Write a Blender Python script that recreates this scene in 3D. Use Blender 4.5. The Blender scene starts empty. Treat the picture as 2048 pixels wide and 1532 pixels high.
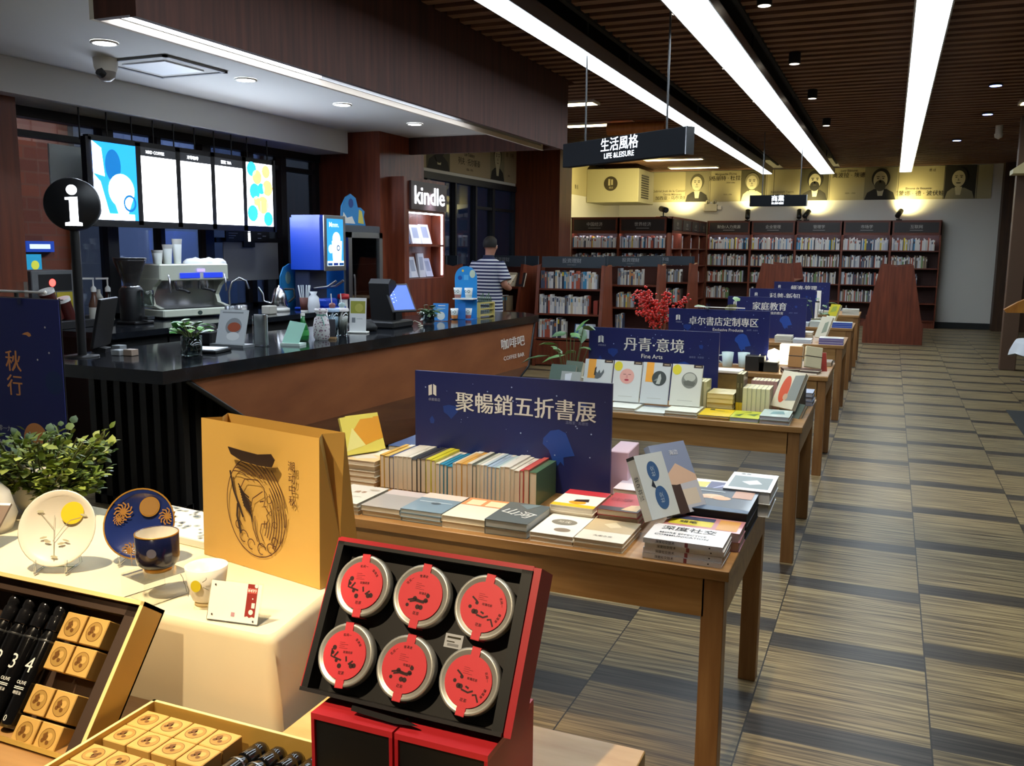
import bpy, math, random
from mathutils import Matrix, Vector
random.seed(7)
S = bpy.context.scene
COL = S.collection
PI = math.pi

# ---------------------------------------------------------------- camera, world, exposure, big lights
cam_d = bpy.data.cameras.new('camera')
cam_d.lens = 36*1790.425/2048; cam_d.sensor_width = 36; cam_d.sensor_fit = 'HORIZONTAL'; cam_d.clip_start = .02; cam_d.clip_end = 200
cam = bpy.data.objects.new('camera', cam_d); COL.objects.link(cam)
YAW, PIT, ROL, CZ = -0.395935, -0.148953, 0.00944958, 1.64
fw = Vector((math.sin(YAW)*math.cos(PIT), math.cos(YAW)*math.cos(PIT), math.sin(PIT)))
rr = fw.cross(Vector((0,0,1))).normalized(); uu = rr.cross(fw)
r2 = rr*math.cos(ROL)+uu*math.sin(ROL); u2 = -rr*math.sin(ROL)+uu*math.cos(ROL)
cam.matrix_world = Matrix(((r2.x,u2.x,-fw.x,0),(r2.y,u2.y,-fw.y,0),(r2.z,u2.z,-fw.z,CZ),(0,0,0,1)))
S.camera = cam
W = bpy.data.worlds.new('world'); S.world = W; W.use_nodes = True
W.node_tree.nodes['Background'].inputs[0].default_value = (.10,.16,.30,1)
W.node_tree.nodes['Background'].inputs[1].default_value = .35
S.view_settings.view_transform = 'Standard'; S.view_settings.look = 'None'
S.view_settings.exposure = 1.15; S.view_settings.gamma = 1; S.view_settings.use_curve_mapping = False
S.cycles.max_bounces = 7; S.cycles.diffuse_bounces = 4; S.cycles.glossy_bounces = 3; S.cycles.transmission_bounces = 6
S.cycles.transparent_max_bounces = 12; S.cycles.sample_clamp_indirect = 4; S.cycles.caustics_reflective = False; S.cycles.caustics_refractive = False
S.cycles.use_denoising = True

WARM, COOL, ICE, YEL = (1,.80,.52), (.86,.95,1), (.68,.82,1), (1,.84,.36)
def spot(loc, to, power, color, deg=50, blend=.6, size=.04):
    d = bpy.data.lights.new('spot_beam', 'SPOT'); d.energy = power; d.color = color; d.spot_size = math.radians(deg); d.spot_blend = blend; d.shadow_soft_size = size
    o = bpy.data.objects.new('spot_beam', d); COL.objects.link(o); o.location = loc
    o.rotation_euler = (Vector(to)-Vector(loc)).to_track_quat('-Z','Y').to_euler(); return o
def area(loc, to, power, color, sx, sy):
    d = bpy.data.lights.new('area_glow', 'AREA'); d.energy = power; d.color = color; d.shape = 'RECTANGLE'; d.size = sx; d.size_y = sy
    o = bpy.data.objects.new('area_glow', d); COL.objects.link(o); o.location = loc
    o.rotation_euler = (Vector(to)-Vector(loc)).to_track_quat('-Z','Y').to_euler(); return o
# beams of the ceiling spotlights over the display tables
spot((-1.75,.75,3.42), (-1.45,1.55,.9), 230, WARM, 36, .6)
spot((-.97,-.6,3.42), (-.72,1.1,1.0), 150, WARM, 30, .7)
spot((-1.70,2.0,3.42), (-1.45,2.75,.74), 120, (1,.80,.58), 32, .7)
spot((-.35,2.6,3.42), (-.5,2.85,.74), 80, (1,.84,.62), 30, .7)
spot((-.95,4.3,3.42), (-.95,5.1,.74), 62, (1,.90,.66), 34, .7)
spot((-.75,6.4,3.42), (-.75,7.2,.74), 45, (1,.85,.58), 34, .7)
spot((-.8,9.0,3.42), (-.75,9.6,.74), 50, (1,.92,.75), 36, .7)
spot((-.8,11.2,3.42), (-.75,11.8,.74), 55, (1,.95,.85), 36, .7)
spot((-.8,13.4,3.42), (-.75,14.1,.74), 55, (1,.95,.85), 36, .7)
spot((-1.6,.5,3.40), (-3.65,2.9,1.05), 70, (1,.86,.66), 24, .8)
spot((.45,3.0,3.42), (.3,4.0,0), 60, (1,.84,.5), 36, .8)
spot((.5,6.2,3.42), (.5,6.8,0), 55, (1,.88,.62), 40, .8)
spot((-1.2,3.6,3.42), (-1.0,3.9,0), 40, (1,.82,.45), 30, .8)

# ---------------------------------------------------------------- materials
def lin(c):
    return tuple(((v/12.92) if v <= .04045 else ((v+.055)/1.055)**2.4) for v in c)
def hexc(h):
    h = h.lstrip('#'); return lin(tuple(int(h[i:i+2],16)/255 for i in (0,2,4)))
_M = {}
def mat(col, rough=.55, metal=0, emit=0, trans=0, coat=0, spec=.5, alpha=1):
    key = (col, rough, metal, emit, trans, coat, spec, alpha)
    if key in _M: return _M[key]
    m = bpy.data.materials.new('paint_'+str(len(_M))); m.use_nodes = True
    b = m.node_tree.nodes['Principled BSDF']; c = (*hexc(col),1)
    b.inputs['Base Color'].default_value = c; b.inputs['Roughness'].default_value = rough; b.inputs['Metallic'].default_value = metal
    b.inputs['Specular IOR Level'].default_value = spec
    if emit: b.inputs['Emission Color'].default_value = c; b.inputs['Emission Strength'].default_value = emit
    if trans: b.inputs['Transmission Weight'].default_value = trans
    if coat: b.inputs['Coat Weight'].default_value = coat; b.inputs['Coat Roughness'].default_value = .08
    if alpha < 1: b.inputs['Alpha'].default_value = alpha
    _M[key] = m; return m
class NT:
    def __init__(s, name, rough=.5, coat=0, spec=.5):
        s.m = bpy.data.materials.new(name); s.m.use_nodes = True; s.t = s.m.node_tree; s.b = s.t.nodes['Principled BSDF']
        s.b.inputs['Roughness'].default_value = rough; s.b.inputs['Specular IOR Level'].default_value = spec
        if coat: s.b.inputs['Coat Weight'].default_value = coat; s.b.inputs['Coat Roughness'].default_value = .1
    def n(s, typ, **kw):
        x = s.t.nodes.new('ShaderNode'+typ)
        for k, v in kw.items():
            if k.startswith('_'): setattr(x, k[1:], v)
            else:
                i = x.inputs[int(k[1:])] if k[0] == 'i' and k[1:].isdigit() else x.inputs[k]
                if isinstance(v, bpy.types.NodeSocket): s.t.links.new(v, i)
                else: i.default_value = v
        return x
    def math(s, op, a, b=0):
        return s.n('Math', _operation=op, i0=a, i1=b).outputs[0]
    def ramp(s, fac, stops):
        r = s.n('ValToRGB', i0=fac); e = r.color_ramp.elements
        while len(e) < len(stops): e.new(.5)
        for x, (p, c) in zip(e, stops): x.position = p; x.color = (*hexc(c),1)
        return r.outputs[0]
    def mix(s, f, a, b):
        x = s.n('Mix', _data_type='RGBA'); x.inputs[0].default_value = .5
        for i, v in ((0,f),(6,a),(7,b)):
            if isinstance(v, bpy.types.NodeSocket): s.t.links.new(v, x.inputs[i])
            else: x.inputs[i].default_value = v if i == 0 else (*hexc(v),1)
        return x.outputs[2]
    def obj(s): return s.n('TexCoord').outputs['Object']
    def scaled(s, v, sc): return s.n('Mapping', i0=v, i3=sc).outputs[0]
    def noise(s, v, scale, detail=4): return s.n('TexNoise', i0=v, Scale=scale, Detail=detail).outputs['Fac']
    def col(s, c): s.t.links.new(c, s.b.inputs['Base Color']); return s.m
    def bump(s, h, st=.1, d=.01):
        x = s.n('Bump', Strength=st, Distance=d, Height=h); s.t.links.new(x.outputs[0], s.b.inputs['Normal'])
def wood(name, c0, c1, sc=(1,12,12), rough=.42, coat=0, n=2.2):
    k = NT(name, rough, coat); v = k.scaled(k.obj(), sc); f = k.noise(v, n, 6)
    return k.col(k.ramp(f, [(.3,c0),(.7,c1)]))
OAK = wood('oak_veneer', '#8d6538', '#ae8450', (1.2,14,14), .38)
OAKZ = wood('oak_leg', '#7d552f', '#9a7044', (14,14,1.2), .4)
PLY = wood('lamplit_ply', '#c0935a', '#d9b27a', (2,9,9), .4)  # front table wood, lamplight put into its lighter colour
RED = wood('cherry_veneer', '#5f2a1b', '#844229', (9,9,.8), .36)
REDX = wood('cherry_shelf', '#5c281a', '#7c3d27', (.8,9,9), .4)
DARKW = wood('walnut_fascia', '#3a2018', '#562f24', (10,10,.6), .75)
BARW = wood('bar_panel', '#7a4425', '#935732', (12,.7,2), .4)
BROWN = wood('brown_panel', '#33200f', '#4a3019', (9,9,.7), .55)
COLW = wood('pillar_veneer', '#5c2a17', '#7a3c20', (10,10,.6), .42)
BLACK = mat('#101012', .5); GREYB = mat('#33343a', .4); WHITE = mat('#e9e7e0', .6); PAPER = mat('#e4dcc8', .8)
CHROME = mat('#d6d6d8', .18, 1); STEEL = mat('#a9aaab', .32, 1); GOLD = mat('#c2913f', .35, .6)
SOFTW = mat('#dcdcd8', .7); STONE = None
def glass(name, tint='#ffffff', refl=.12):
    k = NT(name); t = k.t; t.nodes.remove(k.b); o = t.nodes['Material Output']
    tr = k.n('BsdfTransparent', i0=(*hexc(tint),1)); gl = k.n('BsdfGlossy', Roughness=.03)
    lw = k.n('LayerWeight', Blend=.25); f = k.math('ADD', k.math('MULTIPLY', lw.outputs['Fresnel'], .8), refl*.4)
    mx = k.n('MixShader', i0=f, i1=tr.outputs[0], i2=gl.outputs[0]); t.links.new(mx.outputs[0], o.inputs[0]); return k.m
GLASS = glass('window_glass', '#cfd8dc', .16); CLEAR = glass('clear_acrylic', '#fbfdfd', .05); TUMBLER = glass('tumbler_glass', '#dfeae8', .2); GREENG = glass('green_glass', '#2f9a4c', .25)

# ---------------------------------------------------------------- mesh builder
_TX = {}
def textmesh(s, bold):
    key = (s, bold)
    if key in _TX: return _TX[key]
    c = bpy.data.curves.new('lettering', 'FONT'); c.body = s; c.size = 1; c.offset = bold; c.resolution_u = 2; c.align_x = 'CENTER'; c.align_y = 'CENTER'
    o = bpy.data.objects.new('lettering', c); me = o.to_mesh()
    vs = [v.co.copy() for v in me.vertices]; fs = [tuple(p.vertices) for p in me.polygons]
    o.to_mesh_clear(); bpy.data.objects.remove(o); bpy.data.curves.remove(c)
    _TX[key] = (vs, fs); return _TX[key]
def T(x=0,y=0,z=0): return Matrix.Translation((x,y,z))
def RX(d): return Matrix.Rotation(math.radians(d),4,'X')
def RY(d): return Matrix.Rotation(math.radians(d),4,'Y')
def RZ(d): return Matrix.Rotation(math.radians(d),4,'Z')
def SC(x,y,z): return Matrix.Diagonal((x,y,z,1))
I4 = Matrix.Identity(4)
class MB:
    def __init__(s): s.v=[]; s.f=[]; s.mi=[]; s.sm=[]; s.ms=[]
    def _m(s, m):
        if m not in s.ms: s.ms.append(m)
        return s.ms.index(m)
    def add(s, vs, fs, m, X=None, smooth=False):
        b = len(s.v); k = s._m(m)
        for v in vs: s.v.append((X @ Vector(v)) if X is not None else Vector(v))
        for f in fs: s.f.append(tuple(b+i for i in f)); s.mi.append(k); s.sm.append(smooth)
        return s
    def box(s, a, b, m, X=None):
        (x0,y0,z0),(x1,y1,z1) = a,b
        return s.add([(x0,y0,z0),(x1,y0,z0),(x1,y1,z0),(x0,y1,z0),(x0,y0,z1),(x1,y0,z1),(x1,y1,z1),(x0,y1,z1)],
              [(0,3,2,1),(4,5,6,7),(0,1,5,4),(1,2,6,5),(2,3,7,6),(3,0,4,7)], m, X)
    def bbox(s, a, b, m, r=.003, X=None):   # box with chamfered edges
        (x0,y0,z0),(x1,y1,z1) = a,b; vs=[]; fs=[]
        for z,i in ((z0,r),(z0+r,0),(z1-r,0),(z1,r)):
            q=i
            vs += [(x0+q+(r if not i else 0),y0+q,z),(x1-q-(r if not i else 0),y0+q,z),(x1-q,y0+q+(r if not i else 0),z),(x1-q,y1-q-(r if not i else 0),z),
                   (x1-q-(r if not i else 0),y1-q,z),(x0+q+(r if not i else 0),y1-q,z),(x0+q,y1-q-(r if not i else 0),z),(x0+q,y0+q+(r if not i else 0),z)]
        for l in range(3):
            for i in range(8): j=(i+1)%8; fs.append((l*8+i,l*8+j,l*8+8+j,l*8+8+i))
        fs += [tuple(range(7,-1,-1)), tuple(range(24,32))]
        return s.add(vs, fs, m, X)
    def prism(s, pts, z0, z1, m, X=None, smooth=False):
        n=len(pts); vs=[(x,y,z0) for x,y in pts]+[(x,y,z1) for x,y in pts]
        fs=[tuple(range(n-1,-1,-1)),tuple(range(n,2*n))]
        s.add(vs, fs, m, X)
        return s.add(vs, [(i,(i+1)%n,n+(i+1)%n,n+i) for i in range(n)], m, X, smooth)
    def quad(s, p, m, X=None): return s.add(p, [tuple(range(len(p)))], m, X)
    def lathe(s, prof, m, n=24, X=None, smooth=True, cap=True):
        vs=[]; fs=[]
        for r,z in prof:
            for i in range(n): a=2*PI*i/n; vs.append((r*math.cos(a),r*math.sin(a),z))
        for l in range(len(prof)-1):
            for i in range(n): j=(i+1)%n; fs.append((l*n+i,l*n+j,l*n+n+j,l*n+n+i))
        s.add(vs, fs, m, X, smooth)
        if cap:
            c=[]
            if prof[0][0]>1e-4: c.append(tuple(range(n-1,-1,-1)))
            if prof[-1][0]>1e-4: c.append(tuple(range((len(prof)-1)*n,len(prof)*n)))
            s.add(vs, c, m, X)
        return s
    def cyl(s, r, z0, z1, m, n=20, X=None, r2=None): return s.lathe([(r,z0),(r if r2 is None else r2,z1)], m, n, X)
    def disc(s, cx, cy, r, z, m, n=24, X=None, ry=None):
        ry = r if ry is None else ry
        return s.add([(cx+r*math.cos(2*PI*i/n), cy+ry*math.sin(2*PI*i/n), z) for i in range(n)], [tuple(range(n))], m, X)
    def ring(s, cx, cy, r0, r1, z, m, n=32, X=None, a0=0, a1=2*PI):
        full = abs(a1-a0-2*PI)<1e-4; k = n if full else n+1
        vs=[(cx+r*math.cos(a0+(a1-a0)*i/n), cy+r*math.sin(a0+(a1-a0)*i/n), z) for r in (r0,r1) for i in range(k)]
        return s.add(vs, [(i,(i+1)%k if full else i+1,k+((i+1)%k if full else i+1),k+i)[::-1] for i in range(n)], m, X)
    def rect(s, x0,y0,x1,y1,z,m,X=None): return s.quad([(x0,y0,z),(x1,y0,z),(x1,y1,z),(x0,y1,z)], m, X)
    def tube(s, pts, r, m, n=8, X=None, r1=None):
        pts=[Vector(p) for p in pts]; vs=[]; fs=[]; L=len(pts); up=None
        for i,p in enumerate(pts):
            d=(pts[min(i+1,L-1)]-pts[max(i-1,0)]).normalized()
            if up is None: up=d.orthogonal().normalized()
            up=(up-d*up.dot(d)); up = up.normalized() if up.length>1e-6 else d.orthogonal().normalized()
            q=d.cross(up); rad=r if r1 is None else r+(r1-r)*i/(L-1)
            for k in range(n): a=2*PI*k/n; vs.append(p+up*(rad*math.cos(a))+q*(rad*math.sin(a)))
        for i in range(L-1):
            for k in range(n): j=(k+1)%n; fs.append((i*n+k,i*n+j,i*n+n+j,i*n+n+k))
        s.add(vs, fs, m, X, True); return s.add(vs, [tuple(range(n-1,-1,-1)),tuple(range((L-1)*n,L*n))], m, X)
    def text(s, t, size, m, X, bold=.012, sx=1):
        cjk = any(ord(c)>0x2e80 for c in t); vs,fs = textmesh(t, 0 if cjk else min(bold,.010)); n = (0 if bold<=0 else 1) if cjk else 0
        for k in range(-n,n+1): s.add([(v.x*size*sx+k*bold*size*.8,v.y*size,(k+n)*.00006) for v in vs], fs, m, X)
        return s
    def poly(s, pts, z, m, X=None): return s.quad([(x,y,z) for x,y in pts], m, X)
    def stroke(s, pts, w, z, m, X=None):
        vs=[]; L=len(pts)
        for i,(x,y) in enumerate(pts):
            ax,ay=pts[max(i-1,0)]; bx,by=pts[min(i+1,L-1)]; d=math.hypot(bx-ax,by-ay) or 1
            wx,wy=-(by-ay)/d*w/2,(bx-ax)/d*w/2
            if isinstance(w,(list,tuple)): pass
            vs += [(x+wx,y+wy,z),(x-wx,y-wy,z)]
        return s.add(vs, [(2*i,2*i+1,2*i+3,2*i+2) for i in range(L-1)], m, X)
    def obj(s, name, parent=None, X=None, **props):
        me = bpy.data.meshes.new(name); me.from_pydata(s.v, [], s.f)
        for m in s.ms: me.materials.append(m)
        me.polygons.foreach_set('material_index', s.mi); me.polygons.foreach_set('use_smooth', s.sm); me.update()
        o = bpy.data.objects.new(name, me); COL.objects.link(o)
        if parent is not None: o.parent = parent
        if X is not None: o.matrix_local = X
        for k,v in props.items(): o[k]=v
        return o
def thing(name, label, cat, X=None, group=None):
    o = bpy.data.objects.new(name, None); COL.objects.link(o); o.empty_display_size = .05
    if X is not None: o.matrix_local = X
    o['label']=label; o['category']=cat
    if group: o['group']=group
    return o
def tag(o, label, cat, group=None):
    o['label']=label; o['category']=cat
    if group: o['group']=group
    return o
def struct(mb, name): return mb.obj(name, kind='structure')
def copy_tree(o, parent=None, X=None, label=None, group=None):
    c = o.copy(); COL.objects.link(c)
    if parent is not None: c.parent = parent; c.matrix_parent_inverse = o.matrix_parent_inverse.copy()
    if X is not None: c.matrix_local = X
    if label: c['label']=label
    if group: c['group']=group
    for ch in list(o.children): copy_tree(ch, c)
    return c
def frame(px, py, pz): # matrix from axes
    return Matrix(((px[0],py[0],pz[0],0),(px[1],py[1],pz[1],0),(px[2],py[2],pz[2],0),(0,0,0,1)))
FACE_Y = frame((1,0,0),(0,0,1),(0,-1,0))    # a sheet drawn in x,y shown upright, facing -Y (the camera)
FACE_X = frame((0,1,0),(0,0,1),(1,0,0))     # upright, facing +X
ORD = ['first','second','third','fourth','fifth','sixth','seventh','eighth','ninth','tenth','eleventh','twelfth','thirteenth','fourteenth','fifteenth','sixteenth','seventeenth','eighteenth','nineteenth','twentieth',
 'twenty-first','twenty-second','twenty-third','twenty-fourth','twenty-fifth','twenty-sixth','twenty-seventh','twenty-eighth','twenty-ninth','thirtieth','thirty-first','thirty-second','thirty-third','thirty-fourth','thirty-fifth','thirty-sixth','thirty-seventh','thirty-eighth','thirty-ninth','fortieth','forty-first','forty-second','forty-third','forty-fourth','forty-fifth']
# ---------------------------------------------------------------- room shell
k = NT('striped_floor_tile', .38, 0, .3); v = k.obj(); sx = k.n('SeparateXYZ', i0=v); X_, Y_ = sx.outputs[0], sx.outputs[1]
u = k.math('DIVIDE', k.math('ADD', X_, .37), .6); cx = k.math('FLOOR', u); fu = k.math('SUBTRACT', u, cx)
par = k.math('ABSOLUTE', k.math('MODULO', cx, 2.0))
yv = k.math('DIVIDE', k.math('SUBTRACT', k.math('SUBTRACT', Y_, 2.963), k.math('MULTIPLY', par, .146)), .746)
cy = k.math('FLOOR', yv); fy = k.math('SUBTRACT', yv, cy); dark = k.math('LESS_THAN', fy, .196)
off = k.n('CombineXYZ', i0=k.math('MULTIPLY', cx, 7.3), i1=k.math('MULTIPLY', cy, 3.1), i2=0.0).outputs[0]
vv = k.n('VectorMath', _operation='ADD', i0=v, i1=off).outputs[0]
st = k.noise(k.scaled(vv, (1.6,46,1)), 1.0, 3); st2 = k.noise(k.scaled(vv, (3.2,120,1)), 1.0, 2)
f = k.math('ADD', k.math('MULTIPLY', st, .55), k.math('MULTIPLY', st2, .45))
lt = k.ramp(f, [(.36,'#42372a'),(.45,'#6e5f45'),(.52,'#8b7a59'),(.62,'#ab986f')])
dk = k.ramp(f, [(.40,'#282421'),(.60,'#4d463d')])
c = k.mix(dark, lt, dk); g = k.math('LESS_THAN', fu, .009)
FLOOR = k.col(k.mix(g, c, '#2b2823'))
struct(MB().box((-6.4,-3,-.1),(6,22,0),FLOOR), 'floor')
SLAT = wood('ceiling_slat', '#6d4c3b', '#8f6b55', (.8,8,8), .7); PLEN = mat('#17110e', .9)
cl = MB().box((-6.4,-3,3.72),(6,22,3.8),PLEN)
y = -2.0
while y < 21.7:
    segs = [(-3.44,-2.72),(-2.38,-1.56),(-1.18,5.9)]
    if y > 9.9: segs = [(-6.28,-2.72)]+segs[1:]
    for a,b in segs: cl.box((a,y,3.5),(b,y+.105,3.56),SLAT)
    y += .22
for x0,x1 in ((-2.72,-2.68),(-2.42,-2.38),(-1.56,-1.52),(-1.22,-1.18)): cl.box((x0,-2,3.48),(x1,20.6,3.7),PLEN)
struct(cl, 'ceiling')
CREAM = mat('#ddd4c4', .7); CEILW = mat('#d3d3d0', .75); DIM = mat('#b9b7b0', .8)
struct(MB().box((-6.3,.6,2.95),(-3.76,9.78,3.02),CEILW).box((-6.3,.6,2.70),(-5.83,9.0,2.95),CEILW), 'ceiling_cafe')
CREAM = mat('#d9cfbf', .7)
struct(MB().box((-3.50,3.5,2.74),(-3.46,9.83,3.72),DARKW).box((-3.765,3.5,2.75),(-3.735,9.8,3.72),CREAM).box((-3.735,3.5,2.75),(-3.50,3.54,3.72),DARKW)
       .box((-3.735,3.54,2.82),(-3.50,9.8,2.86),CREAM).box((-6.3,9.78,2.755),(-3.50,9.83,3.72),DARKW), 'beam_bulkhead')
WALLW = mat('#d8d6cf', .85); FRAME = mat('#15161a', .45); SILL = mat('#3b302a', .6)
struct(MB().box((-6.4,21.85,0),(2.08,22.0,3.72),WALLW), 'wall_back')
struct(MB().box((-4.05,21.83,0),(2.08,21.85,.13),mat('#1d201f',.6)), 'baseboard_back')
struct(MB().box((2.08,21.45,0),(6,21.6,3.72),BROWN).box((2.06,21.45,0),(2.08,21.85,3.72),BROWN), 'wall_right_corner')
struct(MB().box((6,-3,0),(6.1,22,3.72),BROWN), 'wall_right')
struct(MB().box((-6.4,-3.1,0),(6,-3,3.72),DIM), 'wall_near')
struct(MB().box((-6.42,-3,0),(-6.3,4.35,3.72),WALLW).box((-6.42,4.35,0),(-6.3,15.6,.98),SILL).box((-6.42,4.35,2.72),(-6.3,9.1,3.72),WALLW)
       .box((-6.42,9.1,.98),(-6.3,10.2,3.72),SILL).box((-6.42,10.2,2.74),(-6.3,15.2,3.72),WALLW).box((-6.42,15.2,.98),(-6.3,22,3.72),WALLW).box((-6.42,15.6,0),(-6.3,22,.98),WALLW), 'wall_left')
struct(MB().box((-6.3,9.1,0),(-5.47,10.16,2.95),RED), 'column_cafe')
struct(MB().box((-6.3,15.15,0),(-5.46,15.8,3.72),COLW), 'column_books')
struct(MB().box((-6.3,4.1,0),(-5.98,4.84,2.72),COLW), 'column_entrance')
def window(n, y0, y1, z0, z1, muls, rails, film):
    w = MB().box((-6.40,y0,z0),(-6.30,y0+.07,z1),FRAME).box((-6.40,y1-.07,z0),(-6.30,y1,z1),FRAME).box((-6.40,y0,z0),(-6.30,y1,z0+.06),FRAME).box((-6.40,y0,z1-.1),(-6.28,y1,z1),FRAME)
    for m,wd in muls: w.box((-6.40,m-wd/2,z0),(-6.30,m+wd/2,z1),FRAME)
    for r,a,b in rails: w.box((-6.39,a,r-.025),(-6.31,b,r+.025),FRAME)
    o = struct(w, 'window_'+str(n))
    MB().box((-6.362,y0+.05,z0+.04),(-6.354,y1-.05,z1-.05),GLASS).obj('glass', o)
    for i,(a,b,c,d) in enumerate(film): MB().box((-6.35,a,c),(-6.346,b,d),mat('#8f8d88',.8)).obj('roller_blind', o)
    return o
window(1, 4.84, 9.1, .98, 2.72, [(5.98,.12),(6.57,.05),(7.2,.12),(7.87,.08),(8.42,.1)], [(2.50,4.9,9.0),(1.7,7.3,8.4)], [])
window(2, 10.2, 15.2, .98, 2.74, [(11.85,.10),(12.75,.05),(13.5,.06),(14.2,.10)], [(2.3,13.5,15.1)], [])
SCWH=mat('#dfe8ff',.5,emit=1.2)
# the street outside
k = NT('street_brick', .9); b = k.n('TexBrick', i0=k.n('Mapping', i0=k.obj(), i2=(0,PI/2,PI/2)).outputs[0], Scale=1.0, i5=.012)
b.inputs['Brick Width'].default_value=.42; b.inputs['Row Height'].default_value=.16
for i,c in ((1,'#8a4524'),(2,'#6d351c'),(3,'#7b4a30')): b.inputs[i].default_value=(*hexc(c),1)
BRICK = k.col(b.outputs[0]); PLAST = mat('#4e5a78',.9)
struct(MB().box((-10.6,3,0),(-10.3,9.1,7),BRICK), 'exterior_brick_wall')
struct(MB().box((-10.5,9.1,0),(-10.2,9.6,7),mat('#1c2233',.8)).box((-10.6,9.6,0),(-10.3,13.1,7),PLAST).box((-10.5,13.1,0),(-10.2,14.6,7),mat('#23201f',.8)).box((-10.6,14.6,0),(-10.3,30,7),PLAST).box((-10.35,17.2,0),(-10.1,17.7,7),mat('#2a2d38',.8)), 'exterior_plaster_wall')
struct(MB().box((-10.6,0,-.1),(-6.42,30,-.02),mat('#3a3a3c',.9)), 'ground_street')
t=thing('street_sign','small lit blue shop sign on the brick building outside the window','sign',T(-10.3,8.30,1.42)); MB().box((0,0,.12),(.06,.42,.26),mat('#1b3f9c',.5,emit=.8)).box((0,.0,-.25),(.05,.22,.09),mat('#2a9fc4',.5,emit=.6)).obj('panel',t); MB().rect(.05,.16,.36,.22,.061,SCWH,FACE_X).disc(.12,-.05,.06,.052,mat('#d9d040',.5,emit=.8),14,FACE_X).rect(.0,-.25,.22,-.18,.052,SCWH,FACE_X).obj('lettering',t,label='glowing lettering')
area((-7.2,6.3,5.5), (-10.3,7.0,2.5), 80, (1,.62,.34), 1.0, 1.0)  # unseen lamp added to light the brick
area((-7.4,15,5.5), (-10.3,14.5,1.8), 850, (.62,.72,1), 5, 1.0)  # second unseen lamp, added to brighten the plaster facade
# ---------------------------------------------------------------- ceiling lights
def strip_light(x0, x1, y0, y1, z, h, emit, label):
    t = thing('ceiling_strip_light', label, 'light', T((x0+x1)/2,(y0+y1)/2,z), 'long strip lights of the slatted ceiling')
    w=(x1-x0)/2; L=(y1-y0)/2; b=MB()
    b.box((-w,-L,0),(-w+.012,L,h),STEEL).box((w-.012,-L,0),(w,L,h),STEEL).box((-w,-L,h-.01),(w,L,h),STEEL).box((-w,-L,0),(w,-L+.01,h),STEEL).box((-w,L-.01,0),(w,L,h),STEEL)
    b.obj('housing', t)
    MB().box((-w+.014,-L+.012,-.004),(w-.014,L-.012,.012),emit).obj('diffuser', t, label='glowing white diffuser')
    r=MB(); n=6
    for i in range(n): yy=-L+.5+i*(2*L-1)/(n-1); r.box((-.012,yy-.012,h),(.012,yy+.012,3.7-z),GREYB)
    r.obj('hanger', t)
EM1 = mat('#e4f2fc', .5, emit=5.2)
strip_light(.03,.27,1.5,20.15,3.25,.09,EM1,'bright cool strip light running over the open aisle')
strip_light(-1.50,-1.20,1.5,20.2,3.25,.09,EM1,'bright cool strip light between the two rows of black ceiling spots and the sign rods')
strip_light(-2.64,-2.42,1.5,19.9,3.25,.13,EM1,'bright cool strip light above the hanging life and leisure sign, beside the dark beam')
t = thing('trough_light', 'white tube light tucked in the underside of the dark wooden bulkhead over the bar', 'light', T(-3.6,5.6,2.79))
MB().box((.035,-2.0,.01),(.085,2.2,.03),mat('#e8f1ff',.5,emit=7)).obj('tube', t)
MB().box((-.125,-2.0,.0),(-.10,-.2,.03),mat('#e8f1ff',.5,emit=5)).obj('tube', t)
MB().box((.09,-2.02,.0),(.095,4.1,.03),STEEL).box((-.13,-2.02,.0),(-.125,4.1,.03),STEEL).obj('rail', t)
SP = MB().lathe([(.055,0),(.055,.10)], BLACK, 20).ring(0,0,.03,.056,-.001,GREYB)
sp = None; names=['first','second','third','fourth','fifth']
for row,x in (('sign rods',-1.6),('open aisle',-.97)):
    for i,y in enumerate((.5,2.65,4.85,7.0,9.2,11.3,13.75)):
        lab='black cylindrical ceiling spotlight, %s from the entrance, row by the %s'%(ORD[i],row)
        if sp is None:
            sp = thing('ceiling_spotlight', lab, 'spotlight', T(x,y,3.40), 'black ceiling spotlights'); SP.obj('housing', sp)
            MB().disc(0,0,.045,-.0015,mat('#fff0d8',.4,emit=3)).obj('lamp', sp, label='glowing lamp face')
        else: copy_tree(sp, None, T(x,y,3.40), lab)
dl = None
for i,(x,y) in enumerate(((-4.83,4.6),(-4.81,5.98),(-4.78,7.3),(-4.78,8.68))):
    lab='round recessed downlight in the white cafe ceiling, %s from the entrance'%ORD[i]
    if dl is None:
        dl = thing('downlight', lab, 'light', T(x,y,2.945), 'cafe downlights'); MB().lathe([(.085,.004),(.088,-.006),(.072,-.008)],WHITE,24,None,True,False).obj('trim_ring', dl)
        MB().disc(0,0,.07,-.006,mat('#f4f8ff',.4,emit=14)).obj('lamp', dl, label='glowing lamp face')
    else: copy_tree(dl, None, T(x,y,2.945), lab)
    spot((x,y,2.93),(x,y,0),19,ICE,120,.8,.06)
pl=None
for x0,x1,y,lab in ((-4.6,-3.6,11.25,'first behind the bulkhead'),(-4.66,-3.63,13.2,'second behind the bulkhead, beside the brown roll'),(-4.83,-3.67,18.65,'third, before the wall cabinet'),(-4.76,-3.7,20.6,'last one before the back wall')):
    L=x1-x0
    t = thing('ceiling_panel_light', 'warm panel light under the slats, '+lab, 'light', T((x0+x1)/2,y,3.47), 'warm panel lights of the slatted ceiling')
    MB().box((-L/2-.03,-.14,0),(L/2+.03,.14,.03),WHITE).obj('housing', t)
    MB().rect(-L/2,-.11,L/2,.11,-.002,mat('#ffeebe',.5,emit=5),RX(180)@T(0,0,.004)).obj('diffuser', t, label='glowing warm diffuser')
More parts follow.
